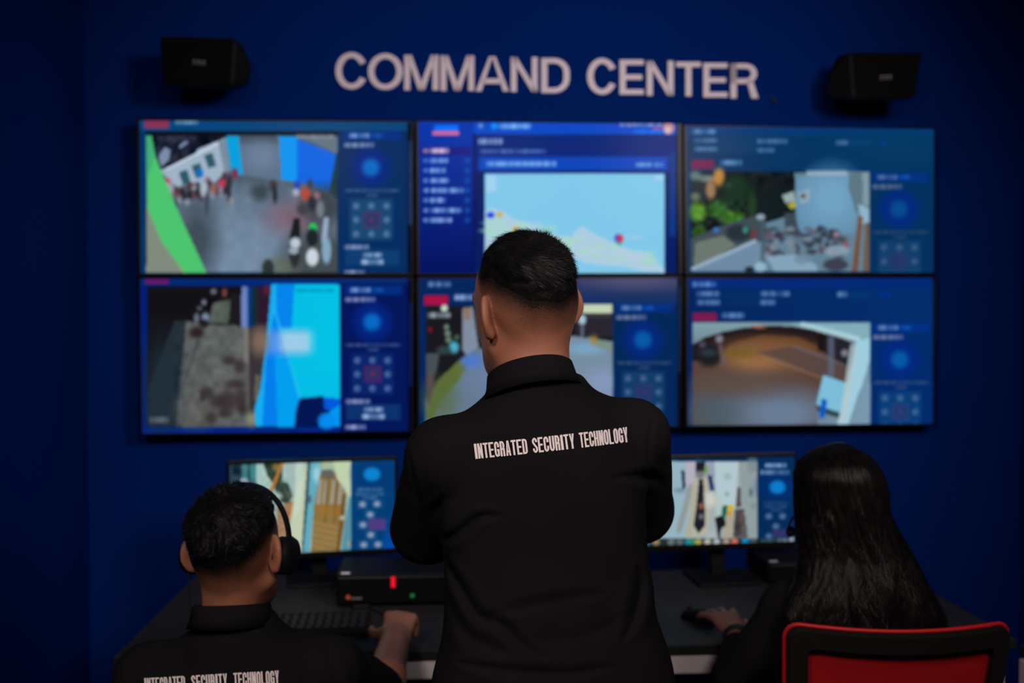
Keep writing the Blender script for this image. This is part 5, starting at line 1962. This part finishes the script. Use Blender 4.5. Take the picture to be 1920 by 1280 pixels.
def build_collar(c, cen, R, rx, ry, h, flare, gap=35, top_drop=0.010):
    """Fold-over shirt collar: stand, fold and outer leaf swept round the neck, open at the front."""
    prof = [(0.000, -0.010), (0.001, h * 0.9), (0.004, h), (0.008, h * 0.93), (flare * 0.55, h * 0.43), (flare, -0.006), (flare - 0.0035, -0.005), (flare * 0.5, h * 0.42), (0.006, h * 0.85), (0.004, -0.008)]
    m = 56
    V, F = [], []
    for k in range(m + 1):
        a = math.radians(-90 - (180 - gap) + (360 - 2 * gap) * k / m)
        u = abs(k / m - 0.5) * 2
        for r, z in prof:
            dz = -0.022 * u ** 2 - (0.012 * u ** 4 if r > 0.01 else 0)
            rr = r * (1 + 0.25 * u ** 3)
            V.append(cen + R @ A((rx + rr) * math.cos(a), (ry + rr) * math.sin(a), z + dz))
    n = len(prof)
    for k in range(m):
        for j in range(n):
            l = (j + 1) % n
            F.append((k * n + j, (k + 1) * n + j, (k + 1) * n + l, k * n + l))
    F.append(tuple(range(n)))
    F.append(tuple(m * n + j for j in range(n))[::-1])
    return mk('collar', V, F, M['shirt'], c['shirt'], smooth=True)


WORDS = ('INTEGRATED', 'SECURITY', 'TECHNOLOGY')


def build_lettering(c, spans, base, top, lean=0.0):
    """White print on the back. spans: x ranges of the words; base/top: height functions of x (photograph coordinates)."""
    bvh = c['shirt_bvh']
    VV, FF, n0 = [], [], 0
    for word, (x0, x1) in zip(WORDS, spans):
        ws = [{'I': 0.50}.get(ch, 1.0) for ch in word]
        gap = 0.16
        tot = sum(ws) + gap * (len(ws) - 1)
        u = 0.0
        for ch, wv in zip(word, ws):
            asp = 0.36
            sh, gw = glyph(ch, asp, 0.135, 0.12, 0.20)
            V, F = glyph_mesh(sh, 0)
            # split long edges so that the print follows the cloth
            for vx, vy, _ in V:
                t = (u + wv * vx / gw) / tot
                px = x0 + (x1 - x0) * t + lean * (vy - 0.5)
                py = base(px) + (top(px) - base(px)) * vy
                d = ray(px, py)
                d = d / np.linalg.norm(d)
                hit = bvh.ray_cast(Vector(CAM), Vector(d))
                if hit[0] is None:
                    VV.append(CAM + d * 1.6)
                else:
                    VV.append(A(*hit[0]) - d * 0.0022)
            FF += [tuple(n0 + i for i in f) for f in F]
            n0 += len(V)
            u += wv + gap
    g = mk('lettering', VV, FF, M['print'], c['shirt'])
    md = g.modifiers.new('thick', 'SOLIDIFY')
    md.thickness = 0.0006
    md.offset = 0
    setp(g, 'white printed words')
    return g


def build_legs(c, r=(0.088, 0.066, 0.058), vox=0.006, top=None):
    o, J = c['obj'], c['J']

    def fn(P):
        d = ell(P, c['pelvis'], (0.165, 0.115, 0.11), c['torso_R'])
        for s in 'rl':
            hi, kn, an = J['hip_' + s], J['kn_' + s], J['an_' + s]
            d = smin(d, cap(P, hi, kn, r[0], r[1]), 0.03)
            d = smin(d, cap(P, kn, an + A(0, 0, -0.03), r[1], r[2]), 0.02)
        d = d + 0.003 * noise3(P * np.array([1, 1, 0.7], np.float32), 11, 31)
        return smax(d, 0.045 - P[:, 2], 0.004)
    pts = np.array([J[k + s] for k in ('hip_', 'kn_', 'an_') for s in 'rl'] + [c['pelvis']])
    V, F = sdf_mesh(fn, pts.min(0) - 0.2, pts.max(0) + 0.2, vox)
    mk('trousers', V, F, M['trousers'], o, smooth=True)
    for s in 'rl':
        an, to = J['an_' + s], J['to_' + s]
        f = (to - an) * A(1, 1, 0)
        f /= np.linalg.norm(f)

        def fs(P):
            d = cap(P, A(an[0], an[1], 0.052) - f * 0.03, A(to[0], to[1], 0.036) + f * 0.03, 0.046, 0.040)
            d = smin(d, cap(P, an + A(0, 0, -0.015), an + A(0, 0, 0.01), 0.046), 0.02)
            return smax(d, 0.002 - P[:, 2], 0.004)
        V, F = sdf_mesh(fs, np.minimum(an, to) - A(0.09, 0.09, 0.12), np.maximum(an, to) + A(0.09, 0.09, 0.12), 0.005)
        mk('shoe', V, F, M['shoe'], o, smooth=True)


# ---------------------------------------------------------------- 1: standing, arms crossed
yaw1 = math.radians(17)
R1 = rotz(yaw1) @ roty(math.radians(-3.2))
piv = A(0, 0, 0.9)
B1 = A(0.072, 1.67, 0)
C1 = B1 + piv - R1 @ piv
w1 = lambda *p: C1 + R1 @ A(*p)
s1 = lambda *p: B1 + rotz(yaw1) @ A(*p)
c1 = dict(
    base=B1, torso_c=C1, torso_R=R1, vox=0.003, skin=SK1,
    head_c=A(0.018, 1.685, 1.598), head_R=rotz(math.radians(33)) @ roty(math.radians(-8)) @ rotx(math.radians(-2)),
    torso=[(0.86, 0.216, 0.150, 0), (0.98, 0.207, 0.142, 0), (1.08, 0.178, 0.125, 0), (1.2, 0.172, 0.118, 0), (1.3, 0.175, 0.120, 0), (1.37, 0.165, 0.108, -0.005), (1.41, 0.135, 0.088, -0.008), (1.445, 0.098, 0.074, -0.008), (1.485, 0.066, 0.067, -0.006)],
    neck_base=(-0.008, -0.004, 1.45), neck=(0.0575, 0.063), arm=(0.050, 0.043, 0.043, 0.029), leg=(0.078, 0.056, 0.045), pelvis=w1(0, 0, 0.93),
    hair=dict(line=(0.004, 0.052, 0.078), t=0.013, fade=0.056, ramp=0.07),
    J=dict(sh_r=w1(0.170, 0.0, 1.370), sh_l=w1(-0.163, 0.0, 1.366), el_r=w1(0.243, 0.150, 1.205), el_l=w1(-0.172, 0.150, 1.216), wr_r=w1(-0.05, 0.215, 1.255), wr_l=w1(0.05, 0.265, 1.215),
           hip_r=s1(0.09, 0, 0.90), hip_l=s1(-0.09, 0, 0.90), kn_r=s1(0.10, 0.012, 0.49), kn_l=s1(-0.10, 0.012, 0.49), an_r=s1(0.11, -0.02, 0.085), an_l=s1(-0.11, -0.02, 0.085), to_r=s1(0.125, 0.13, 0.03), to_l=s1(-0.125, 0.13, 0.03)))
fl = [(0.35, 0.35, 0.2)] * 4
c1['hand_r'] = hand_prims(c1['J']['wr_r'], R1 @ A(-1, -0.12, 0.05), R1 @ A(-0.1, 1, 0.1), 1, fl)
c1['hand_l'] = hand_prims(c1['J']['wr_l'], R1 @ A(1, -0.12, 0.15), R1 @ A(0.1, 1, 0.1), -1, fl)
P1 = build_person(c1)
setp(P1, 'person standing with arms crossed, seen from behind, black shirt with white lettering', 'person')
J = c1['J']
sl1 = {'r': [(J['sh_r'], J['el_r'] + R1 @ A(-0.002, 0, 0.0), 0.061, 0.063), (J['el_r'], J['el_r'] + (J['wr_r'] - J['el_r']) * 0.12, 0.062, 0.056)],
       'l': [(J['sh_l'], J['el_l'] + R1 @ A(0.002, 0, 0.0), 0.061, 0.065)]}
F1 = [
    ([(766, 850), (778, 920), (785, 971), (808, 1022)], 0.006, 5),
    ([(806, 1019), (813, 970), (833, 929)], 0.008, 9),
    ([(812, 1020), (857, 1001), (899, 970), (943, 967)], 0.008, 8),
    ([(833, 1046), (864, 1101), (899, 1156), (940, 1170), (981, 1211), (1029, 1235)], 0.010, 10),
    ([(905, 1155), (995, 1135), (1132, 1111)], 0.006, 11),
    ([(1196, 1062), (1200, 1100), (1190, 1155), (1168, 1202)], 0.011, 10),
    ([(857, 1242), (960, 1259), (1064, 1263), (1150, 1249)], 0.009, 10),
    ([(1150, 895), (1218, 895), (1246, 922), (1236, 972)], 0.008, 9),
    ([(835, 1110), (880, 1190), (960, 1230)], 0.005, 12),
    ([(1230, 760), (1216, 840), (1222, 900)], 0.004, 5),
    ([(985, 1200), (1100, 1190), (1180, 1150)], 0.004, 14),
]
c1['sleeve_k'] = 0.022
c1['stand'] = (0.070, 0.066, 0.022, 0.012)
build_shirt(c1, sl1, F1, 0.0036)
build_collar(c1, w1(-0.010, -0.004, 1.464), R1 @ rotx(math.radians(-15)), 0.0635, 0.0690, 0.040, 0.022)
build_lettering(c1, [(890, 988.5), (998.5, 1077), (1086.5, 1177)], lambda x: 860 - (x - 893) * 0.1105 + 0.00009 * (x - 893) * (1178 - x) * 0.6, lambda x: 831.5 - (x - 893) * 0.1105 + 0.00009 * (x - 893) * (1178 - x) * 0.6, -3.5)
build_legs(c1)


def comb1(L):
    x, y, z = L[:, 0], L[:, 1], L[:, 2]
    d = np.stack([x - 0.01, y + 0.055, z - 0.10], 1)
    d /= np.linalg.norm(d, axis=1)[:, None] + 1e-6
    sw = np.stack([-d[:, 1], d[:, 0], 0 * x], 1) * 0.9
    down = np.array([0, 0, -1.0]) * sstep(0.05, 0.0, z)[:, None]
    fwd = np.array([0.15, 0.9, 0.1]) * sstep(0.06, 0.10, z)[:, None]
    return d * 0.6 + sw + down + fwd


build_hair_cap(c1, 'hair', 0.0022, 120, 13000, (0.005, 0.019), comb1)

# ---------------------------------------------------------------- 2: seated with headphones
yaw2 = math.radians(7)
B2 = A(-0.523, 1.90, 0)
dz = -0.470
R2 = rotz(yaw2)
piv2 = A(0, 0, 0.9 + dz)
C2 = B2 + piv2 - R2 @ piv2
w2 = lambda x, y, z: C2 + R2 @ A(x, y, z + dz)
s2 = lambda *p: B2 + rotz(yaw2) @ A(*p)
J2 = dict(sh_r=w2(0.172, 0.01, 1.362), sh_l=w2(-0.172, 0.01, 1.362), el_r=A(-0.285, 2.145, 0.758), el_l=A(-0.755, 2.13, 0.77), wr_r=A(-0.283, 2.405, 0.803), wr_l=A(-0.64, 2.40, 0.80),
          hip_r=s2(0.09, 0.02, 0.555), hip_l=s2(-0.09, 0.02, 0.555), kn_r=s2(0.12, 0.42, 0.54), kn_l=s2(-0.12, 0.42, 0.54), an_r=s2(0.12, 0.42, 0.085), an_l=s2(-0.12, 0.40, 0.085), to_r=s2(0.13, 0.57, 0.03), to_l=s2(-0.13, 0.55, 0.03))
c2 = dict(base=B2, torso_c=C2, torso_R=R2, vox=0.0034, skin=SK2,
          head_c=A(-0.524, 1.895, 1.140), head_R=rotz(math.radians(-9)) @ roty(math.radians(-2)) @ rotx(math.radians(-4)), head_s=0.99,
          torso=[(r[0] + dz, r[1] * 1.03, r[2], r[3]) for r in [(0.93, 0.180, 0.135, 0), (1.0, 0.176, 0.130, 0), (1.1, 0.172, 0.122, 0), (1.2, 0.176, 0.120, 0), (1.3, 0.176, 0.118, 0), (1.36, 0.150, 0.104, -0.003), (1.405, 0.115, 0.085, -0.006), (1.450, 0.084, 0.078, -0.010), (1.485, 0.060, 0.066, -0.012)]],
          neck_base=(-0.014, -0.004, 1.45 + dz), neck=(0.0505, 0.056), neck_x=-0.006, arm=(0.048, 0.043, 0.044, 0.034), leg=(0.076, 0.055, 0.045), pelvis=s2(0, 0, 0.578),
          hair=dict(line=(-0.022, 0.035, 0.075), t=0.014, fade=0.062, ramp=0.05), J=J2)
cu = [(0.75, 0.55, 0.35), (0.80, 0.6, 0.35), (0.85, 0.6, 0.35), (0.85, 0.6, 0.3)]
c2['hand_r'] = hand_prims(J2['wr_r'], A(0.03, 1, 0.25), A(0.05, -0.2, 1), 1, cu, 0.10, 1.13, 0.9)
c2['hand_l'] = hand_prims(J2['wr_l'], A(0.12, 1, 0.02), A(0, 0, 1), -1, [(0.15, 0.25, 0.2)] * 4, 0.06, 1.0)
P2 = build_person(c2)
setp(P2, 'person seated at the desk wearing headphones, short dark hair, black lettered shirt', 'person')
sl2 = {'r': [(J2['sh_r'], J2['sh_r'] + (J2['el_r'] - J2['sh_r']) * 0.86, 0.062, 0.064)], 'l': [(J2['sh_l'], J2['sh_l'] + (J2['el_l'] - J2['sh_l']) * 0.86, 0.062, 0.064)]}
c2['lift'], c2['mess'] = 0.5, 0.25
c2['stand'] = (0.068, 0.0655, 0.040, 0.012)
F2 = [([(330, 1185), (345, 1230), (335, 1290)], 0.004, 12), ([(470, 1175), (475, 1230), (480, 1290)], 0.004, 10), ([(610, 1195), (622, 1240), (640, 1300)], 0.006, 9), ([(262, 1205), (250, 1250), (255, 1300)], 0.005, 9)]
build_shirt(c2, sl2, F2, 0.0042, zlo=0.470)
build_collar(c2, w2(-0.013, -0.010, 1.476), R2 @ rotx(math.radians(-7)), 0.0645, 0.0715, 0.036, 0.018)
build_lettering(c2, [(271, 347), (359, 426), (438, 523)], lambda x: 1296 - (x - 271) * 0.058, lambda x: 1271 - (x - 271) * 0.058, -1.5)
build_legs(c2)


def comb2(L):
    d = np.stack([L[:, 0], L[:, 1] + 0.05, L[:, 2] - 0.10], 1)
    d /= np.linalg.norm(d, axis=1)[:, None] + 1e-6
    return d + 0.9 * np.stack([noise3(L, 60, 41), noise3(L, 60, 42), noise3(L, 60, 43)], 1)


build_hair_cap(c2, 'hair', 0.0045, 95, 9000, (0.005, 0.014), comb2)

# ---------------------------------------------------------------- 3: seated, long hair
yaw3 = math.radians(4)
B3 = A(0.735, 2.165, 0)
dz3 = -0.445
R3 = rotz(yaw3) @ rotx(math.radians(-4))
piv3 = A(0, 0, 0.47)
C3 = B3 + piv3 - R3 @ piv3
w3 = lambda x, y, z: C3 + R3 @ A(x, y, z)
s3 = lambda *p: B3 + rotz(yaw3) @ A(*p)
J3 = dict(sh_r=w3(0.122, 0.0, 0.940), sh_l=w3(-0.122, 0.0, 0.940), el_r=A(0.945, 2.34, 0.79), el_l=A(0.500, 2.245, 0.765), wr_r=A(0.87, 2.545, 0.80), wr_l=A(0.560, 2.455, 0.792),
          hip_r=s3(0.085, 0.03, 0.552), hip_l=s3(-0.085, 0.03, 0.552), kn_r=s3(0.10, 0.41, 0.535), kn_l=s3(-0.10, 0.41, 0.535), an_r=s3(0.10, 0.41, 0.085), an_l=s3(-0.10, 0.39, 0.085), to_r=s3(0.105, 0.54, 0.03), to_l=s3(-0.105, 0.52, 0.03))
c3 = dict(base=B3, torso_c=C3, torso_R=R3, vox=0.0034, skin=SK3,
          head_c=A(0.722, 2.165, 1.182), head_R=rotz(math.radians(6)) @ rotx(math.radians(-4)), head_s=0.95,
          torso=[(0.47, 0.165, 0.125, 0), (0.55, 0.160, 0.115, 0), (0.63, 0.145, 0.105, 0), (0.73, 0.145, 0.105, 0), (0.83, 0.150, 0.108, 0), (0.90, 0.142, 0.098, 0), (0.95, 0.115, 0.080, -0.004), (0.985, 0.075, 0.062, -0.004), (1.015, 0.056, 0.052, 0)],
          neck_base=(0, -0.002, 0.985), neck=(0.047, 0.050), arm=(0.040, 0.034, 0.034, 0.025), leg=(0.074, 0.052, 0.042), pelvis=s3(0, 0.01, 0.578),
          hair=dict(line=(-0.06, 0.0, 0.072), t=0.010, fade=0.01), fade_k=1.0, ear_in=0.005, J=J3)
c3['hand_l'] = hand_prims(J3['wr_l'], A(-0.22, 1, 0.26), A(0.05, -0.3, 1), -1, [(0.22, 0.35, 0.25), (0.24, 0.32, 0.25), (0.24, 0.3, 0.25), (0.2, 0.3, 0.2)], 0.20, 1.05, 0.45)
c3['hand_r'] = hand_prims(J3['wr_r'], A(-0.1, 1, 0.0), A(0, 0, 1), 1, [(0.2, 0.25, 0.2)] * 4, 0.06, 0.95)
P3 = build_person(c3)
setp(P3, 'person with long dark hair seated in the red chair, one hand on the desk', 'person')
sl3 = {s: [(J3['sh_' + s], J3['el_' + s], 0.050, 0.048), (J3['el_' + s], J3['wr_' + s] + (J3['el_' + s] - J3['wr_' + s]) * 0.30, 0.045, 0.036)] for s in 'rl'}
build_shirt(c3, sl3, [([(1470, 1105), (1435, 1160), (1415, 1220)], 0.004, 9)], 0.0042, zlo=0.470)
build_legs(c3, (0.085, 0.062, 0.054))
wr, el = J3['wr_l'], J3['el_l']
ax = (wr - el) / np.linalg.norm(wr - el)
pw = wr - ax * 0.012
ring = []
for k in range(20):
    a = 2 * math.pi * k / 20
    x_ = np.cross(ax, A(0, 0, 1))
    x_ /= np.linalg.norm(x_)
    z_ = np.cross(x_, ax)
    ring.append(pw + (x_ * math.cos(a) + z_ * math.sin(a)) * 0.0305)
setp(mk('wristband', *Geo().tube(ring, 0.0065, 8, closed=True).vf(), M['navy'], P3, smooth=True), 'navy blue wristband')

# long hair: a draped volume with fine strands over it
sc3 = 1 / 893.0
HT = []  # z, x centre, half width, y centre, half depth
for py, xl, xr, yc, b in [(840, 1572, 1606, 2.150, 0.018), (845, 1556, 1620, 2.150, 0.038), (856, 1536, 1636, 2.150, 0.066), (873, 1520, 1648, 2.150, 0.088), (900, 1509, 1664, 2.150, 0.104), (935, 1505, 1678, 2.147, 0.110), (975, 1505, 1688, 2.140, 0.108), (1010, 1506, 1704, 2.126, 0.098), (1045, 1503, 1718, 2.105, 0.084),
                          (1080, 1490, 1731, 2.080, 0.072), (1115, 1466, 1747, 2.060, 0.064), (1145, 1456, 1760, 2.050, 0.058), (1175, 1458, 1767, 2.044, 0.052), (1200, 1470, 1760, 2.042, 0.046), (1222, 1490, 1745, 2.042, 0.036)]:
    HT.append((1.575 - (py - 600) * sc3, ((xl + xr) / 2 - 960) * sc3, (xr - xl) / 2 * sc3, yc, b))
HT = np.array(HT[::-1])
ztop = 1.310


def hair_sec(z):
    return [np.interp(z, HT[:, 0], HT[:, k]) for k in (1, 2, 3, 4)]


def streak(ang, z, seed=0):
    ang = ang + 0.20 * np.sin(z * 24 + 5 * np.sin(ang * 4.0)) * sstep(1.24, 1.10, z)
    Q = np.stack([np.cos(ang) * 2.2, np.sin(ang) * 2.2, z * 3.0], -1)
    return 0.75 * noise3(Q, 2.4, 50 + seed) + 0.5 * noise3(Q * np.array([1, 1, 0.5]), 6.5, 51 + seed) + 0.3 * noise3(Q * np.array([1, 1, 0.4]), 15, 52 + seed)


def long_hair(P):
    z = P[:, 2]
    xc, a, yc, b = hair_sec(z)
    x, y = (P[:, 0] - xc) / a, (P[:, 1] - yc) / b
    r = np.sqrt(x * x + y * y)
    ang = np.arctan2(y, x)
    d = (r - 1) * np.minimum(a, b) * 0.9
    d = smax(d, np.maximum(z - ztop, (HT[0, 0] - z) - 0.01 * streak(ang, z, 7)), 0.012)
    d = d + 0.016 * (0.5 * streak(ang, z) + 0.42) * sstep(1.30, 1.14, z)
    # free of the face and of the front of the body
    L = c3['toL'](P)
    d = smax(d, L[:, 1] - 0.052 - 0.05 * sstep(0.04, 0.09, L[:, 2]), 0.012)
    crown = (head_parts(L)[0] - 0.010) * 0.95
    crown = smax(crown, np.maximum(-0.02 - L[:, 2], L[:, 1] - 0.06 - 0.04 * sstep(0.03, 0.09, L[:, 2])), 0.01)
    d = smin(d, crown, 0.02)
    fr = P[:, 1] - (2.165 + 0.09)
    return smax(d, np.where(z < 1.06, fr - (z - 1.06) * 0.2, -1).astype(np.float32), 0.01)


V, F = sdf_mesh(long_hair, (0.50, 1.94, HT[0, 0] - 0.06), (0.95, 2.30, 1.33), 0.0036)
hair3 = mk('hair', V, F, M['hair_brown'], P3, smooth=True)
rr = np.random.default_rng(11)
g = Geo()
SV, SF, k0 = [], [], 0
ns, nseg = 2200, 26
for i in range(ns):
    a0 = math.radians(rr.uniform(-190, 10))
    zs = 1.309 - 0.2 * rr.random() ** 1.6 if rr.random() < 0.75 else rr.uniform(0.98, 1.15)
    ze = max(HT[0, 0] + rr.uniform(-0.012, 0.05), zs - rr.uniform(0.18, 0.40))
    z = np.linspace(zs, ze, nseg)
    ang = a0 + 0.16 * np.sin(z * (24 + rr.normal(0, 0.8)) + 5 * math.sin(a0 * 4.0) + rr.normal(0, 0.35)) * np.clip((1.25 - z) / 0.15, 0.1, 1.2) + rr.normal(0, 0.03)
    xc, a, yc, b = hair_sec(z)
    s_ = streak(ang, z)
    off = rr.uniform(-0.001, 0.0025) - 0.016 * (0.5 * s_ + 0.42) * sstep(1.30, 1.14, z) + 0.004 * sstep(1.20, 1.26, z)
    lift = rr.uniform(0, 0.004) * np.linspace(0, 1, nseg) ** 2 if rr.random() > 0.06 else rr.uniform(0.004, 0.014) * np.linspace(0, 1, nseg) ** 2
    off = off + lift
    p = np.stack([xc + (a + off) * np.cos(ang), yc + (b + off) * np.sin(ang), z], 1)
    tn = np.gradient(p, axis=0)
    tn /= np.linalg.norm(tn, axis=1)[:, None]
    nn = np.stack([np.cos(ang) / a, np.sin(ang) / b, 0 * z], 1)
    nn /= np.linalg.norm(nn, axis=1)[:, None]
    sd = np.cross(tn, nn)
    w = 0.0011 * np.sin(np.linspace(0.25, math.pi - 0.1, nseg))[:, None]
    SV.append(np.stack([p - sd * w, p + nn * w * 0.7, p + sd * w], 1).reshape(-1, 3))
    q = np.arange(nseg - 1) * 3
    SF += [np.stack([k0 + q, k0 + q + 1, k0 + q + 4, k0 + q + 3], 1), np.stack([k0 + q + 1, k0 + q + 2, k0 + q + 5, k0 + q + 4], 1)]
    k0 += nseg * 3
mk('hair_strands', np.concatenate(SV), np.concatenate(SF)[:, ::-1], M['hair_brown'], hair3, smooth=True)

# ------------------------------------------------------------------ chairs in place
chair.location = (0.742, 2.150, 0)
chair.rotation_euler = (0, 0, math.radians(1.0))
CH2.location = (-0.515, 1.79, 0)
CH2.rotation_euler = (0, 0, math.radians(6))


# ------------------------------------------------------------------ headsets
def headset(c, lab, mic, band_y, boom_tip=None, cable=None, rx=0.099, rz_=0.128, cups=(-1, 1)):
    HC_, HR, hs = c['head_c'], c['head_R'], c.get('head_s', 1.0)
    H = lambda *p: HC_ + HR @ A(*p) * hs
    root = empty('headset', H(0, 0, 0))
    path = []
    for k in range(33):
        a = math.radians(-8 + 196 * k / 32)
        path.append(H(rx * math.cos(a), 0.004 + band_y * max(0, math.sin(a)), -0.004 + rz_ * math.sin(a)))
    V, F = [], []
    for k, p in enumerate(path):
        t = path[min(k + 1, 32)] - path[max(k - 1, 0)]
        t /= np.linalg.norm(t)
        f = HR @ A(0, 1, 0)
        f = f - t * np.dot(f, t)
        f /= np.linalg.norm(f)
        nrm = np.cross(t, f)
        for sx, sy in ((-1, -1), (1, -1), (1, 1), (-1, 1)):
            V.append(p + f * 0.0085 * sx + nrm * 0.0022 * sy)
    for k in range(32):
        for j in range(4):
            l = (j + 1) % 4
            F.append((k * 4 + j, k * 4 + l, k * 4 + 4 + l, k * 4 + 4 + j))
    F += [(3, 2, 1, 0), (128, 129, 130, 131)]
    mk('headband', V, F, M['black_plastic'], root)
    for s in cups:
        R = HR @ roty(math.radians(90 * s)) @ np.eye(3)
        cc = H(s * (rx - 0.004), 0.010, -0.016)
        g = Geo().lathe([(0.0001, -0.012), (0.026, -0.012), (0.036, -0.007), (0.037, 0.004), (0.031, 0.013), (0.015, 0.017), (0.0001, 0.0175)], cc, R=R, n=24)
        cup = mk('ear_cup', *g.vf(), M['black_plastic'], root, smooth=True)
        g = Geo().tube([cc + R @ A(0.029 * math.cos(2 * math.pi * k / 24), 0.029 * math.sin(2 * math.pi * k / 24), -0.014) for k in range(24)], 0.0075, 8, closed=True)
        mk('ear_cushion', *g.vf(), M['trousers'], cup, smooth=True)
    if boom_tip is not None:
        st = H(-(rx + 0.006), 0.012, -0.016)
        md = (st + boom_tip) / 2 + HR @ A(-0.022, 0.01, -0.004)
        P_ = [A(*q) for q in catmull([tuple(st), tuple(md), tuple(boom_tip)], 8)] if False else [st * (1 - t) ** 2 + md * 2 * t * (1 - t) + boom_tip * t * t for t in np.linspace(0, 1, 12)]
        b = mk('microphone_boom', *Geo().tube(P_, 0.0024, 8).vf(), M['black_plastic'], root, smooth=True)
        g = Geo().lathe([(0.0001 if k in (0, 10) else 0.0105 * math.sin(math.pi * k / 10), -0.013 * math.cos(math.pi * k / 10)) for k in range(11)], boom_tip, n=14)
        mk('microphone_foam', *g.vf(), M['trousers'], b, smooth=True)
    if cable is not None:
        mk('cable', *Geo().tube(cable, 0.0017, 6).vf(), M['black_plastic'], root, smooth=True)
    setp(root, lab, 'headset', 'call headsets')


cb = [at(352, 1070, 1.875), at(355, 1100, 1.865), at(356, 1140, 1.845), at(356, 1156, 1.835), at(360, 1172, 1.850), at(368, 1184, 1.875)]
cb = [A(*p) for p in cb]
cb2 = []
for i in range(len(cb) - 1):
    for t in np.linspace(0, 1, 6, endpoint=False):
        cb2.append(cb[i] * (1 - t) + cb[i + 1] * t)
headset(c2, 'black headset with a thin cable, on the short-haired seated person', False, 0.030, None, cb2, rx=0.102, rz_=0.124)
headset(c3, 'black headset with a small foam microphone, under the long dark hair', True, 0.03, at(1482, 996, 2.275), None, rx=0.085, rz_=0.112)
# ------------------------------------------------------------------ lamps of the room, camera
def spot(name, loc, tgt, energy, angle, blend, size, col):
    l = bpy.data.lights.new(name, 'SPOT')
    l.energy, l.spot_size, l.spot_blend, l.shadow_soft_size = energy, math.radians(angle), blend, size
    l.color = col
    o = bpy.data.objects.new(name, l)
    COL.objects.link(o)
    o.location = tuple(loc)
    o.rotation_euler = (Vector(tgt) - Vector(loc)).to_track_quat('-Z', 'Y').to_euler()
    return o


def area(name, loc, tgt, energy, size, col):
    l = bpy.data.lights.new(name, 'AREA')
    l.energy, l.size = energy, size
    l.color = col
    o = bpy.data.objects.new(name, l)
    COL.objects.link(o)
    o.location = tuple(loc)
    o.rotation_euler = (Vector(tgt) - Vector(loc)).to_track_quat('-Z', 'Y').to_euler()
    return o


spot('ceiling_spotlight', (1.55, 0.55, 2.75), (0.05, 3.6, 1.75), 225, 72, 1.0, 0.34, (1.0, 0.92, 0.88))
spot('rear_ceiling_lamp', (-0.85, -0.5, 2.9), (-0.15, 2.6, 1.35), 150, 74, 1.0, 0.30, (1.0, 0.86, 0.78))
spot('rear_ceiling_lamp', (0.52, -0.7, 2.9), (0.3, 2.6, 1.3), 150, 74, 1.0, 0.30, (1.0, 0.86, 0.78))

w = bpy.data.worlds.new('room_world')
w.use_nodes = True
w.node_tree.nodes['Background'].inputs['Color'].default_value = (0.002, 0.003, 0.006, 1)
scene.world = w

cam = bpy.data.cameras.new('camera')
cam.sensor_width = 36
cam.lens = 36 * FPX / 1920
cam.clip_start = 0.05
co = bpy.data.objects.new('camera', cam)
COL.objects.link(co)
co.location = tuple(CAM)
co.rotation_euler = (math.pi / 2 - PITCH, 0, 0)
cam.dof.use_dof = True
cam.dof.focus_distance = 1.56
cam.dof.aperture_fstop = 2.5
scene.camera = co

vs = scene.view_settings
scene.display_settings.display_device = 'sRGB'
vs.view_transform = 'Standard'
vs.look = 'None'
vs.exposure = 0.0
vs.gamma = 1.0
vs.use_curve_mapping = False
